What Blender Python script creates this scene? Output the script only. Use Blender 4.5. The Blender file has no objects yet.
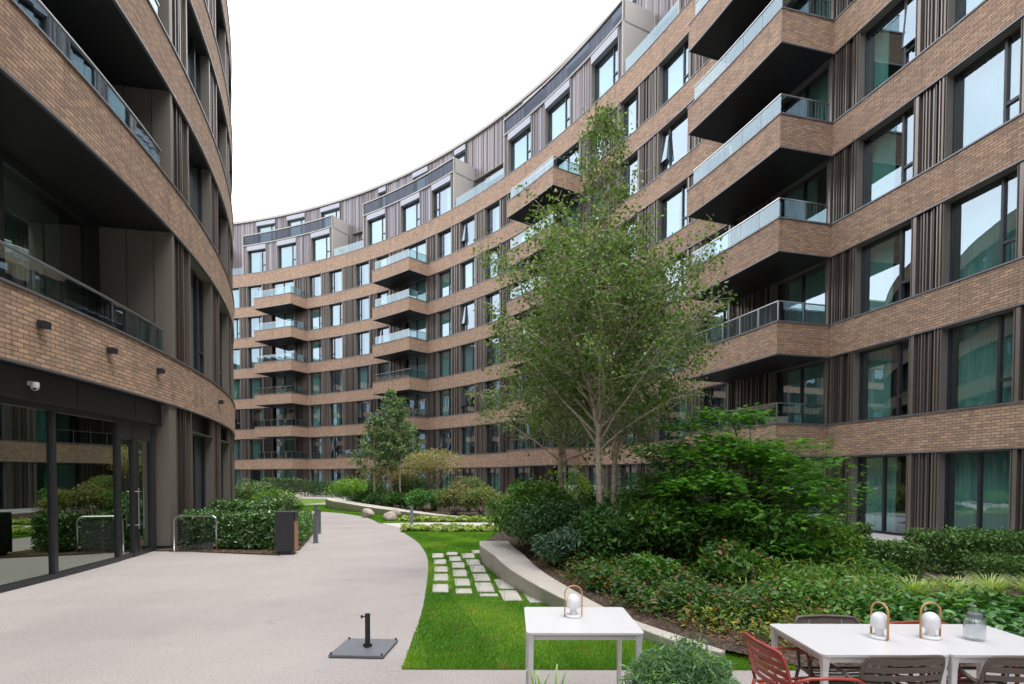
import bpy, math, random
import numpy as np
from mathutils import Vector, Matrix
random.seed(7); rng=np.random.default_rng(11)
SC=bpy.context.scene; C=SC.collection
R=math.radians
# ------------------------------------------------------------------ materials
MATS={}
def newmat(name):
    m=bpy.data.materials.new(name); m.use_nodes=True; MATS[name]=m
    nt=m.node_tree; p=nt.nodes['Principled BSDF']
    return m,nt,p
def lk(nt,a,b): nt.links.new(a,b)
def nd(nt,t,**kw):
    n=nt.nodes.new(t)
    for k,v in kw.items():
        if k.startswith('i_'): n.inputs[k[2:].replace('_',' ')].default_value=v
        else: setattr(n,k,v)
    return n
def ramp(nt,fac,stops):
    r=nt.nodes.new('ShaderNodeValToRGB'); e=r.color_ramp.elements
    while len(e)<len(stops): e.new(.5)
    for el,(p,c) in zip(e,stops): el.position=p; el.color=(*c,1)
    lk(nt,fac,r.inputs[0]); return r.outputs[0]
def mixc(nt,a,b,f,mode='MIX'):
    n=nt.nodes.new('ShaderNodeMix'); n.data_type='RGBA'; n.blend_type=mode
    for s,v in ((n.inputs[6],a),(n.inputs[7],b),(n.inputs[0],f)):
        if hasattr(v,'is_linked') or isinstance(v,bpy.types.NodeSocket): lk(nt,v,s)
        elif isinstance(v,(int,float)): s.default_value=v
        else: s.default_value=(*v,1)
    return n.outputs[2]
def coords(nt,kind='Object'):
    return nt.nodes.new('ShaderNodeTexCoord').outputs[kind]
def noise(nt,vec,scale,detail=3,rough=.55):
    n=nd(nt,'ShaderNodeTexNoise'); n.inputs['Scale'].default_value=scale; n.inputs['Detail'].default_value=detail; n.inputs['Roughness'].default_value=rough
    lk(nt,vec,n.inputs['Vector']); return n.outputs['Fac']
def bump(nt,h,p,strength=.3,dist=.01):
    b=nd(nt,'ShaderNodeBump'); b.inputs['Strength'].default_value=strength; b.inputs['Distance'].default_value=dist
    lk(nt,h,b.inputs['Height']); lk(nt,b.outputs[0],p.inputs['Normal'])
def simple(name,col,rough=.5,metal=0,var=.12,scale=6,bs=.0,spec=.5,tint=False):
    m,nt,p=newmat(name)
    v=coords(nt); n=noise(nt,v,scale,4)
    c=mixc(nt,tuple(x*(1-var) for x in col),tuple(min(1,x*(1+var)) for x in col),n)
    if tint:
        a=nd(nt,'ShaderNodeAttribute',attribute_name='tint'); c=mixc(nt,c,a.outputs['Color'],1.0,'MULTIPLY')
    lk(nt,c,p.inputs['Base Color']); p.inputs['Roughness'].default_value=rough; p.inputs['Metallic'].default_value=metal
    p.inputs['Specular IOR Level'].default_value=spec
    if bs: bump(nt,noise(nt,v,scale*12,2),p,bs,.004)
    return m
def brickmat(name,c1,c2,mort):
    m,nt,p=newmat(name)
    uv=coords(nt,'UV')
    b=nd(nt,'ShaderNodeTexBrick'); b.offset=.5; b.inputs['Scale'].default_value=1
    b.inputs['Brick Width'].default_value=.225; b.inputs['Row Height'].default_value=.075; b.inputs['Mortar Size'].default_value=.011; b.inputs['Mortar Smooth'].default_value=.25; b.inputs['Bias'].default_value=.0
    b.inputs['Color1'].default_value=(*c1,1); b.inputs['Color2'].default_value=(*c2,1); b.inputs['Mortar'].default_value=(*mort,1)
    lk(nt,uv,b.inputs['Vector'])
    # blotches that follow the bricks: noise stretched along a course
    mp=nd(nt,'ShaderNodeMapping'); mp.inputs['Scale'].default_value=(3.6,12.5,1); lk(nt,uv,mp.inputs['Vector'])
    n1=noise(nt,mp.outputs[0],1.1,3,.7); n2=noise(nt,uv,.35,3); n3=noise(nt,uv,40,2)
    c=mixc(nt,b.outputs['Color'],(1.32,1.17,1.0),ramp(nt,n1,[(.35,(0,0,0)),(.75,(.8,.8,.8))]),'MULTIPLY')
    c=mixc(nt,c,(.74,.72,.76),ramp(nt,n1,[(.25,(.9,.9,.9)),(.5,(0,0,0))]),'MULTIPLY')
    c=mixc(nt,c,(.86,.86,.9),ramp(nt,n2,[(.35,(.8,.8,.8)),(.7,(0,0,0))]),'MULTIPLY')
    c=mixc(nt,c,(.85,.85,.85),n3,'MULTIPLY')
    ms=nd(nt,'ShaderNodeMapping'); ms.inputs['Scale'].default_value=(2.2,.22,1); lk(nt,uv,ms.inputs['Vector']); n4=noise(nt,ms.outputs[0],1.4,5,.65)
    c=mixc(nt,c,ramp(nt,n4,[(.34,(.78,.77,.77)),(.46,(1,1,1)),(.66,(1.0,1.0,1.0)),(.78,(1.14,1.13,1.12))]),1.0,'MULTIPLY')
    lk(nt,c,p.inputs['Base Color']); p.inputs['Roughness'].default_value=.85
    inv=nd(nt,'ShaderNodeMath',operation='SUBTRACT'); inv.inputs[0].default_value=1; lk(nt,b.outputs['Fac'],inv.inputs[1])
    add=nd(nt,'ShaderNodeMath',operation='ADD'); lk(nt,inv.outputs[0],add.inputs[0])
    mu=nd(nt,'ShaderNodeMath',operation='MULTIPLY'); mu.inputs[1].default_value=.3; lk(nt,n3,mu.inputs[0]); lk(nt,mu.outputs[0],add.inputs[1])
    bump(nt,add.outputs[0],p,.6,.008)
    return m
brickmat('brick',(.55,.375,.258),(.335,.228,.168),(.20,.158,.122))
simple('fin',(.19,.170,.156),.34,.55,.15,3,tint=True)
simple('plank',(.27,.25,.255),.38,.3,.12,2,tint=True)
simple('backing',(.035,.032,.034),.6)
simple('jamb',(.175,.155,.135),.5,.1,.08,2)
simple('dark_metal',(.034,.034,.040),.36,.2,.15,4)
simple('fascia',(.028,.028,.033),.34,.1,.12,1.2)
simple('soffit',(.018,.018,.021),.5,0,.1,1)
simple('coping',(.20,.20,.22),.4,.5,.1,4)
simple('steel',(.55,.55,.56),.28,1,.06,8)
simple('pale_panel',(.36,.335,.31),.5,.1,.05,1.5)
simple('spandrel',(.33,.335,.38),.45,.2,.05,2)
simple('roof',(.25,.25,.26),.8)
simple('interior',(.12,.115,.11),.9)
simple('interior_floor',(.28,.24,.2),.7)
simple('curtain',(.66,.72,.69),.95,0,.1,3)
simple('net_curtain',(.6,.63,.62),.95,0,.1,3)
def glassmat(name,tint,gl,F0,power=4.0,rough=.0,wav=0):
    m=bpy.data.materials.new(name); m.use_nodes=True; MATS[name]=m; nt=m.node_tree; nt.nodes.clear()
    o=nd(nt,'ShaderNodeOutputMaterial'); mx=nd(nt,'ShaderNodeMixShader'); t=nd(nt,'ShaderNodeBsdfTransparent'); g=nd(nt,'ShaderNodeBsdfGlossy')
    t.inputs[0].default_value=(*tint,1); g.inputs['Color'].default_value=(*gl,1); g.inputs['Roughness'].default_value=rough
    f=nd(nt,'ShaderNodeLayerWeight'); f.inputs[0].default_value=.5
    pw=nd(nt,'ShaderNodeMath',operation='POWER'); pw.inputs[1].default_value=power; lk(nt,f.outputs['Facing'],pw.inputs[0])
    a=nd(nt,'ShaderNodeMath',operation='MULTIPLY_ADD',use_clamp=True); a.inputs[1].default_value=1-F0; a.inputs[2].default_value=F0; lk(nt,pw.outputs[0],a.inputs[0])
    lk(nt,a.outputs[0],mx.inputs[0]); lk(nt,t.outputs[0],mx.inputs[1]); lk(nt,g.outputs[0],mx.inputs[2]); lk(nt,mx.outputs[0],o.inputs[0])
    if wav:
        v=coords(nt,'Object'); b=nd(nt,'ShaderNodeBump'); b.inputs['Strength'].default_value=wav; b.inputs['Distance'].default_value=.02
        lk(nt,noise(nt,v,.8,1),b.inputs['Height']); lk(nt,b.outputs[0],g.inputs['Normal'])
    return m
glassmat('glass',(.44,.70,.66),(.68,.80,.90),.27,2.4,0,.05)
glassmat('shop_glass',(.36,.47,.40),(.80,.90,.80),.34,2.6,0,.02)
glassmat('dark_glass',(.16,.18,.21),(.5,.55,.65),.06,4,.05)
glassmat('rail_glass',(.82,.91,.91),(.47,.54,.58),.10,2.0,.0)
glassmat('smoke_glass',(.42,.44,.47),(.8,.85,.95),.04,4,.03)
glassmat('jar_glass',(.80,.84,.86),(1,1,1),.16,1.6,.25)
glassmat('mesh_panel',(.80,.81,.82),(.5,.52,.54),.08,3,.1)
def leafmat(name,col,rough=.38,trans=.35,spec=.5):
    m=bpy.data.materials.new(name); m.use_nodes=True; MATS[name]=m; nt=m.node_tree; p=nt.nodes['Principled BSDF']
    a=nd(nt,'ShaderNodeAttribute',attribute_name='tint')
    c=mixc(nt,a.outputs['Color'],col,1.0,'MULTIPLY')
    lk(nt,c,p.inputs['Base Color']); p.inputs['Roughness'].default_value=rough; p.inputs['Specular IOR Level'].default_value=spec
    t=nd(nt,'ShaderNodeBsdfTranslucent'); c2=mixc(nt,c,(1.3,1.5,.5),1.0,'MULTIPLY'); lk(nt,c2,t.inputs[0])
    mx=nd(nt,'ShaderNodeMixShader'); mx.inputs[0].default_value=trans
    o=nt.nodes['Material Output']; lk(nt,p.outputs[0],mx.inputs[1]); lk(nt,t.outputs[0],mx.inputs[2]); lk(nt,mx.outputs[0],o.inputs[0])
    return m
leafmat('leaf',(1.6,1.55,1.45))
leafmat('leaf_glossy',(1.3,1.3,1.3),.3,.15,.5)
leafmat('grass_blade',(1,1,1),.5,.3,.3)
def barkmat():
    m,nt,p=newmat('birch_bark'); v=coords(nt)
    mp=nd(nt,'ShaderNodeMapping'); mp.inputs['Scale'].default_value=(3,3,16); lk(nt,v,mp.inputs['Vector'])
    n=noise(nt,mp.outputs[0],2.2,4,.65); n2=noise(nt,v,5,3)
    c=ramp(nt,n,[(.30,(.10,.075,.06)),(.40,(.42,.36,.30)),(.60,(.60,.53,.46)),(.8,(.70,.64,.57))])
    c=mixc(nt,c,(.8,.72,.66),n2,'MULTIPLY')
    lk(nt,c,p.inputs['Base Color']); p.inputs['Roughness'].default_value=.75; bump(nt,n,p,.4,.01)
barkmat()
simple('bark',(.13,.10,.08),.85,0,.35,14,.3)
simple('white_metal',(.66,.65,.66),.38,0,.02,3)
simple('red_metal',(.38,.060,.045),.4,0,.06,4)
simple('taupe_metal',(.125,.103,.088),.42,0,.06,4)
simple('lamp_white',(.82,.82,.84),.35,0,.02,4)
simple('lamp_wood',(.55,.30,.11),.5,0,.2,30)
simple('wood',(.24,.13,.075),.6,0,.3,9)
simple('corten',(.36,.19,.11),.6,0,.2,5)
simple('grey_post',(.19,.21,.235),.45,.3,.06,4)
simple('black_metal',(.03,.032,.036),.42,.3,.1,6)
simple('plate',(.15,.16,.18),.55,.2,.15,5)
simple('cctv_white',(.75,.75,.75),.35)
simple('cctv_lens',(.02,.02,.025),.1)
simple('cushion',(.45,.38,.32),.9)
def groundmat(name,stops,scale,rough=.9,fine=60,bs=.3,bd=.006,extra=None):
    m,nt,p=newmat(name); v=coords(nt,'Object')
    n=noise(nt,v,scale,5,.6); nf=noise(nt,v,fine,2,.7)
    c=ramp(nt,n,stops)
    c=mixc(nt,c,ramp(nt,nf,[(.3,(.78,.78,.78)),(.7,(1.15,1.14,1.12))]),1.0,'MULTIPLY')
    if extra: c=extra(nt,v,c)
    lk(nt,c,p.inputs['Base Color']); p.inputs['Roughness'].default_value=rough
    bump(nt,nf,p,bs,bd); return m
def pathx(nt,v,c):
    n=noise(nt,v,230,1,.5)
    c=mixc(nt,c,ramp(nt,n,[(.36,(.60,.58,.56)),(.5,(1,1,1)),(.66,(1.16,1.12,1.08))]),1.0,'MULTIPLY')
    n2=noise(nt,v,.22,4,.6)
    c=mixc(nt,c,ramp(nt,n2,[(.36,(.87,.87,.88)),(.5,(1,1,1))]),1.0,'MULTIPLY')
    n3=noise(nt,v,2.6,5,.75)
    return mixc(nt,c,ramp(nt,n3,[(.28,(.80,.79,.79)),(.40,(1,1,1))]),1.0,'MULTIPLY')
groundmat('resin_path',[(.3,(.385,.350,.342)),(.7,(.432,.395,.386))],.7,.85,45,.25,.004,pathx)
groundmat('pale_paving',[(.3,(.50,.48,.45)),(.7,(.6,.58,.55))],1.2,.85,60,.15,.003)
groundmat('concrete',[(.3,(.47,.43,.385)),(.7,(.58,.535,.485))],1.6,.8,50,.15,.003)
groundmat('stone_slab',[(.3,(.46,.43,.39)),(.7,(.6,.56,.52))],3,.85,70,.2,.004)
def mulchx(nt,v,c):
    vo=nd(nt,'ShaderNodeTexVoronoi'); vo.inputs['Scale'].default_value=34; lk(nt,v,vo.inputs['Vector'])
    return mixc(nt,c,ramp(nt,vo.outputs['Color'],[(.1,(.35,.33,.32)),(.5,(1,.95,.9)),(.9,(2.2,1.8,1.5))]),1.0,'MULTIPLY')
groundmat('mulch',[(.3,(.050,.036,.028)),(.7,(.11,.082,.065))],4,.95,40,.9,.03,mulchx)
def lawnx(nt,v,c):
    # mown stripes that follow the curve of the path
    s=nd(nt,'ShaderNodeSeparateXYZ'); lk(nt,v,s.inputs[0])
    vm=nd(nt,'ShaderNodeVectorMath',operation='DISTANCE'); vm.inputs[1].default_value=(-22,1,0)
    cb=nd(nt,'ShaderNodeCombineXYZ'); lk(nt,s.outputs[0],cb.inputs[0]); lk(nt,s.outputs[1],cb.inputs[1]); lk(nt,cb.outputs[0],vm.inputs[0])
    mu=nd(nt,'ShaderNodeMath',operation='MULTIPLY'); mu.inputs[1].default_value=4.8; lk(nt,vm.outputs['Value'],mu.inputs[0])
    si=nd(nt,'ShaderNodeMath',operation='SINE'); lk(nt,mu.outputs[0],si.inputs[0])
    return mixc(nt,c,ramp(nt,si.outputs[0],[(.35,(.82,.88,.85)),(.65,(1.12,1.08,1.15))]),1.0,'MULTIPLY')
groundmat('lawn',[(.3,(.095,.185,.018)),(.55,(.13,.235,.024)),(.8,(.19,.25,.06))],1.3,.9,90,.6,.02,lawnx)
def bouldermat():
    m,nt,p=newmat('boulder'); v=coords(nt); n=noise(nt,v,5,5); 
    c=ramp(nt,n,[(.3,(.30,.25,.21)),(.7,(.55,.49,.43))]); lk(nt,c,p.inputs['Base Color']); p.inputs['Roughness'].default_value=.85; bump(nt,n,p,.5,.03)
bouldermat()
# ------------------------------------------------------------------ mesh helpers
class MB:
    def __init__(s): s.v=[];s.f=[];s.uv=[];s.t=[];s.smooth=False
    def quad(s,p,uv=None,t=(1,1,1)):
        b=len(s.v); s.v+= [tuple(q) for q in p]; s.f.append(tuple(range(b,b+len(p)))); s.uv.append(uv or [(0,0)]*len(p)); s.t.append(t)
    def box(s,c,d,rz=0,t=(1,1,1),M=None):
        x,y,z=[k/2 for k in d]; P=[(-x,-y,-z),(x,-y,-z),(x,y,-z),(-x,y,-z),(-x,-y,z),(x,-y,z),(x,y,z),(-x,y,z)]
        ca,sa=math.cos(rz),math.sin(rz)
        P=[(c[0]+a*ca-b*sa,c[1]+a*sa+b*ca,c[2]+h) for a,b,h in P]
        if M: P=[tuple(M@Vector(q)) for q in P]
        for f in ((0,3,2,1),(4,5,6,7),(0,1,5,4),(1,2,6,5),(2,3,7,6),(3,0,4,7)):
            s.quad([P[i] for i in f],t=t)
    def tube(s,pts,rad,n=8,caps=True,t=(1,1,1),closed=False,flat=None):
        # swept ring with shared vertices
        pts=[Vector(p) for p in pts]; N=len(pts)
        if not hasattr(rad,'__len__'): rad=[rad]*N
        base=len(s.v); up=None
        for i,p in enumerate(pts):
            if closed: d=pts[(i+1)%N]-pts[i-1]
            else: d=pts[min(i+1,N-1)]-pts[max(i-1,0)]
            d=d.normalized() if d.length>1e-9 else Vector((0,0,1))
            if up is None:
                up=Vector((0,0,1)) if abs(d.z)<.9 else Vector((1,0,0))
                a=d.cross(up).normalized()
            else:
                a=(a-d*a.dot(d)); a=a.normalized() if a.length>1e-6 else d.orthogonal().normalized()
            b=d.cross(a)
            for k in range(n):
                th=2*math.pi*k/n; 
                ra,rb=(rad[i],rad[i]) if flat is None else (rad[i],rad[i]*flat)
                s.v.append(tuple(p+a*math.cos(th)*ra+b*math.sin(th)*rb))
        M=N if closed else N-1
        for i in range(M):
            for k in range(n):
                a0=base+i*n+k; a1=base+i*n+(k+1)%n; j=(i+1)%N
                b0=base+j*n+k; b1=base+j*n+(k+1)%n
                s.f.append((a0,a1,b1,b0)); s.uv.append([(0,0)]*4); s.t.append(t)
        if caps and not closed:
            s.f.append(tuple(base+k for k in range(n))[::-1]); s.uv.append([(0,0)]*n); s.t.append(t)
            s.f.append(tuple(base+(N-1)*n+k for k in range(n))); s.uv.append([(0,0)]*n); s.t.append(t)
    def lathe(s,prof,c=(0,0,0),n=24,t=(1,1,1),wob=None):
        base=len(s.v)
        for r,z in prof:
            for k in range(n):
                th=2*math.pi*k/n; rr=r*(1+(wob(th) if wob else 0)); s.v.append((c[0]+rr*math.cos(th),c[1]+rr*math.sin(th),c[2]+z))
        for i in range(len(prof)-1):
            for k in range(n):
                s.f.append((base+i*n+k,base+i*n+(k+1)%n,base+(i+1)*n+(k+1)%n,base+(i+1)*n+k)); s.uv.append([(0,0)]*4); s.t.append(t)
    def prism(s,poly,z0,z1,top=True,t=(1,1,1)):
        n=len(poly); zz0=z0 if hasattr(z0,'__len__') else [z0]*n; zz1=z1 if hasattr(z1,'__len__') else [z1]*n
        if top: s.quad([(x,y,z) for (x,y),z in zip(poly,zz1)],t=t)
        s.quad([(x,y,z) for (x,y),z in zip(poly,zz0)][::-1],t=t)
        for i in range(n):
            j=(i+1)%n; a,b=poly[i],poly[j]; L=math.dist(a,b)
            s.quad([(*a,zz0[i]),(*b,zz0[j]),(*b,zz1[j]),(*a,zz1[i])],t=t)
    def build(s,name,mat,parent=None,smooth=False,bevel=0,weld=False,coll=True):
        me=bpy.data.meshes.new(name); me.from_pydata(s.v,[],s.f)
        uv=me.uv_layers.new(name='UVMap'); flat=[c for f in s.uv for q in f for c in q]; uv.data.foreach_set('uv',flat)
        at=me.attributes.new('tint','FLOAT_COLOR','FACE'); at.data.foreach_set('color',[x for q in s.t for x in (*q,1)])
        for m in (mat if isinstance(mat,(list,tuple)) else [mat]): me.materials.append(MATS[m])
        if weld:
            import bmesh
            bm=bmesh.new(); bm.from_mesh(me); bmesh.ops.remove_doubles(bm,verts=bm.verts,dist=1e-5); bmesh.ops.recalc_face_normals(bm,faces=bm.faces); bm.to_mesh(me); bm.free()
        if smooth: me.polygons.foreach_set('use_smooth',[True]*len(me.polygons))
        me.update()
        o=bpy.data.objects.new(name,me); C.objects.link(o)
        if parent: o.parent=parent
        if bevel:
            b=o.modifiers.new('b','BEVEL'); b.width=bevel; b.segments=2; b.limit_method='ANGLE'; b.harden_normals=False
        return o
def tag(o,label=None,cat=None,group=None,kind=None):
    if label: o['label']=label
    if cat: o['category']=cat
    if group: o['group']=group
    if kind: o['kind']=kind
    return o
def empty(name,loc=(0,0,0),rz=0):
    o=bpy.data.objects.new(name,None); C.objects.link(o); o.location=loc; o.rotation_euler=(0,0,rz); o.empty_display_size=.2; return o
def structure(o): o['kind']='structure'; return o
def dup(o,parent=None):
    c=o.copy(); C.objects.link(c)
    if parent: c.parent=parent
    for ch in o.children: dup(ch,c)
    return c
# ------------------------------------------------------------------ arc geometry
class Arc:
    def __init__(s,cx,cy): s.c=(cx,cy)
    def p(s,ph,r,z=None):
        a=R(ph); q=(s.c[0]+r*math.cos(a),s.c[1]+r*math.sin(a)); return q if z is None else (*q,z)
    def seg(s,mb,p0,p1,r0,r1,z0,z1,step=.8,sides='ioTBse',t=(1,1,1),rb=None):
        """box bent along the arc: i=inner face(r0) o=outer face(r1) T/B top/bottom s/e ends"""
        n=max(1,int(math.ceil(abs(p1-p0)/step))); k=R(1)*r0
        for i in range(n):
            a=p0+(p1-p0)*i/n; b=p0+(p1-p0)*(i+1)/n
            A=s.p(a,r0);B=s.p(b,r0);A2=s.p(a,r1);B2=s.p(b,r1)
            if 'i' in sides: mb.quad([(*B,z0),(*A,z0),(*A,z1),(*B,z1)],[(b*k,z0),(a*k,z0),(a*k,z1),(b*k,z1)],t)
            if 'o' in sides: mb.quad([(*A2,z0),(*B2,z0),(*B2,z1),(*A2,z1)],[(a*k,z0),(b*k,z0),(b*k,z1),(a*k,z1)],t)
            if 'T' in sides: mb.quad([(*A,z1),(*A2,z1),(*B2,z1),(*B,z1)],None,t)
            if 'B' in sides: mb.quad([(*A,z0),(*B,z0),(*B2,z0),(*A2,z0)],None,t)
            if i==0 and 's' in sides: mb.quad([(*A,z0),(*A2,z0),(*A2,z1),(*A,z1)],[(r0,z0),(r1,z0),(r1,z1),(r0,z1)],t)
            if i==n-1 and 'e' in sides: mb.quad([(*B2,z0),(*B,z0),(*B,z1),(*B2,z1)],[(r1,z0),(r0,z0),(r0,z1),(r1,z1)],t)
# ================================================================== BUILDINGS
O=Arc(-48.13,3.78); R0=60.906; FH=3.4; Z0=3.613; BH=1.13
def ztop(k): return Z0+FH*k+(.27 if k==6 else 0)
def zbot(k): return Z0+FH*k-(BH if k<6 else 1.14)
CB=Arc(-49.67,4.546); LR=42.326
# --- window prototypes: local x along the wall, y into the building, z up, origin at the sill's left corner
def curtain_mb(mb,x0,x1,z0,z1,y,amp=.045,pitch=.13):
    n=max(6,int((x1-x0)/pitch*6)); pr=None
    ph=rng.random()*6
    for i in range(n+1):
        x=x0+(x1-x0)*i/n; yy=y+amp*math.sin(ph+x/pitch*6.28)+.02*math.sin(x*9+ph)
        if pr: mb.quad([(pr[0],pr[1],z0),(x,yy,z0),(x,yy,z1),(pr[0],pr[1],z1)])
        pr=(x,yy)
FY=.27
def window_proto(h,flip=False,open_vent=False,cur=(0,.5),mull=.70,kind='window',w=1.95,transom=.27,spandrel=0,net=False,parent=None):
    f=MB(); b=.055; y0,y1=FY,FY+.09
    def bar(xa,xb,za,zb,ya=y0,yb=y1): f.box(((xa+xb)/2,(ya+yb)/2,(za+zb)/2),(xb-xa,yb-ya,zb-za))
    hh=h-spandrel
    bar(0,b,0,hh);bar(w-b,w,0,hh);bar(b,w-b,0,b);bar(b,w-b,hh-b,hh)
    mx=w*mull; 
    if flip: mx=w-mx
    bar(mx-.035,mx+.035,b,hh-b,y0-.01,y1)
    tz=h*transom; xa,xb=(mx+.035,w-b) if not flip else (b,mx-.035)
    if kind=='window': bar(xa,xb,tz-.04,tz+.04,y0-.005,y1)
    o=f.build(kind,'dark_metal',parent)
    g=MB()
    def pane(xa,xb,za,zb,tilt=0):
        y=FY+.05
        if tilt:
            t=math.tan(R(tilt))*(zb-za)
            g.quad([(xa,y-t-.04,za),(xb,y-t-.04,za),(xb,y-.04,zb),(xa,y-.04,zb)])
            for (p,q) in (((xa,y-t-.04,za),(xb,y-t-.04,za)),((xa,y-.04,zb),(xb,y-.04,zb)),((xa,y-t-.04,za),(xa,y-.04,zb)),((xb,y-t-.04,za),(xb,y-.04,zb))):
                sash.tube([p,q],.033,4)
        else: g.quad([(xa,y,za),(xb,y,za),(xb,y,zb),(xa,y,zb)])
    sash=MB()
    if flip: pane(mx+.035,w-b,b,hh-b)
    else: pane(b,mx-.035,b,hh-b)
    if kind=='window':
        pane(xa,xb,b,tz-.04); pane(xa,xb,tz+.04,hh-b,6 if open_vent else 0)
    else: pane(xa,xb,b,hh-b)
    g.build('pane','glass',o)
    rv=MB(); yA,yB=.032,FY-.002; zt=h-.004
    PO=[(.002,0),(.002,zt),(w-.002,zt),(w-.002,0)]; PI=[(.022,0),(.022,zt-.015),(w-.022,zt-.015),(w-.022,0)]
    for i in range(3):
        a,b,c_,d_=PO[i],PO[i+1],PI[i+1],PI[i]
        rv.quad([(a[0],yA,a[1]),(b[0],yA,b[1]),(c_[0],yA,c_[1]),(d_[0],yA,d_[1])]); rv.quad([(d_[0],yA,d_[1]),(c_[0],yA,c_[1]),(c_[0],yB,c_[1]),(d_[0],yB,d_[1])]); rv.quad([(a[0],yA,a[1]),(a[0],yB,a[1]),(b[0],yB,b[1]),(b[0],yA,b[1])])
    rv.build('reveal','jamb',o,weld=True)
    if sash.v: sash.build('open_sash','dark_metal',o)
    if cur and cur[1]>cur[0]:
        c=MB(); curtain_mb(c,.06+(w-.12)*cur[0],.06+(w-.12)*cur[1],.03,hh-.04,FY+.32)
        c.build('curtain','net_curtain' if net else 'curtain',o)
    if spandrel:
        s=MB(); s.box((w/2,.12,h-spandrel/2),(w-.01,.3,spandrel-.02)); s.build('spandrel_panel','spandrel',o)
    return o
KEEP=[]; 
def protoset(h,kind='window',sp=0,w=1.95):
    L=[]
    if kind=='window':
        for cur,fl,op,net in (((0,.45),0,0,0),((.0,1),0,0,1),((.55,1),1,0,0),((0,.3),0,1,0),((0,.7),0,0,1),((.35,1),1,0,1),((0,.12),1,1,0),((.0,.95),0,0,0)):
            L.append(window_proto(h,bool(fl),bool(op),cur,.72,kind,w,.27,sp,bool(net)))
    else:
        for cur in ((0,.6),(.1,1),(0,.98),(.55,1)):
            L.append(window_proto(h,False,False,cur,.5,kind,w,.27,sp))
    KEEP.extend(L); return L
def free(o):
    for ch in list(o.children): free(ch)
    bpy.data.objects.remove(o)
H1=FH-BH
W_up=protoset(H1); W_gr=protoset(2.42,'glazed_door'); W_box=protoset(2.95,'window',.5,2.45); W_door=protoset(H1+.0,'balcony_door',0,2.5); W_small=protoset(2.9,'window',.45,2.2)
W_k6=protoset(22.873-ztop(5)) if abs((zbot(6)-ztop(5))-H1)>.02 else W_up
def place(proto,arc,pa,pb,r,z,parent,outer=True,w=1.95):
    """pa = left edge as seen from the courtyard, pb = right edge"""
    c=dup(proto,parent); wid=R(1)*r*abs(pa-pb)
    c.location=arc.p(pa,r,z); mid=(pa+pb)/2
    c.rotation_euler=(0,0,R(mid-90 if outer else mid+90)); c.scale=(wid/w,1,1)
    return c
def ribs(mb,arc,p0,p1,rb,depth_dir,z0,z1,pitch=.10,dmax=.10,wmin=.03,wmax=.06,seed=0,tones=None,rr=None,plank=False):
    """vertical ribs on a backing at radius rb; depth_dir=-1 ribs stand towards the centre (outer building), +1 away from it"""
    rd=random.Random(seed); k=1/(R(1)*rb); a=p0
    mb_b,mb_r=mb
    while a<p1-1e-3:
        w=rd.uniform(wmin,wmax); gap=pitch*rd.uniform(.75,1.3)-w if not plank else rd.uniform(.006,.02)
        b=min(a+w*k,p1); d=dmax*rd.choice((.35,.55,1,1,.8)) if not plank else rd.choice((.02,.045,.07,.03))
        t=rd.choice(tones)
        r_in,r_out=(rb-d,rb) if depth_dir<0 else (rb,rb+d)
        arc.seg(mb_r,a,b,r_in,r_out,z0,z1,5,'iose' ,t)
        a=b+max(gap,.004)*k
FT=[(.85,.82,.80),(.6,.56,.53),(1.25,1.2,1.16),(.5,.46,.44),(1.7,1.66,1.6),(.9,.82,.76)]
PT=[(.85,.84,.88),(.58,.58,.66),(1.1,1.07,1.1),(.72,.63,.60),(.95,.85,.80),(.48,.46,.52),(.7,.64,.65)]
# ---------------------------------------------------------------- crescent building
bld=empty('crescent_apartment_building',(0,0,0))
tag(bld,'tall curved brick apartment building with stacked balconies, sweeping round the right and back','apartment building')
PH0,PH1=-8.0,92.0; PX=-78.0; PY=205.0
doors=[(.6,-1.9),(17.05,14.6),(33.6,30.85),(51.4,48.4),(69.2,66.1),(85.2,82.4)]
wins=[(-4.2,-6.1),(4.0,2.1),(7.55,5.65),(10.8,8.95),(13.55,11.61),(21.1,19.4),(24.16,22.0),(27.2,25.68),(30.1,28.45),(37.8,35.9),(41.1,39.3),(44.13,42.27),(47.0,45.2),(55.03,53.29),(57.86,55.97),(61.5,59.62),(64.2,62.46),(72.34,70.38),(75.3,73.3),(78.6,76.7),(81.5,79.6),(88.3,86.4)]
returns=[-2.0,14.42,30.69,48.14,64.43,82.2]
allop=sorted([(b,a,'d') for a,b in doors]+[(b,a,'w') for a,b in wins])
# brick bands, copings
for k in range(7):
    m=MB(); O.seg(m,PX,PY,R0,R0+.42,zbot(k)+.03,ztop(k)-.038,.7,'iose'); m.build('brick_band','brick',bld)
m=MB()
for k in range(7):
    O.seg(m,PX,PY,R0-.03,R0+.5,ztop(k)-.04,ztop(k),.7); O.seg(m,PX,PY,R0-.012,R0+.05,zbot(k),zbot(k)+.035,.7)
m.build('coping','coping',bld)
m=MB()
for a in (-5.5,8.3,19.1,31.9,45.0,59.0,70.0,82.0): 
    for k in range(7): O.seg(m,a,a+.012,R0-.002,R0+.1,zbot(k)+.04,ztop(k)-.045,5,'iose')
m.build('movement_joint','backing',bld)
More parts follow.
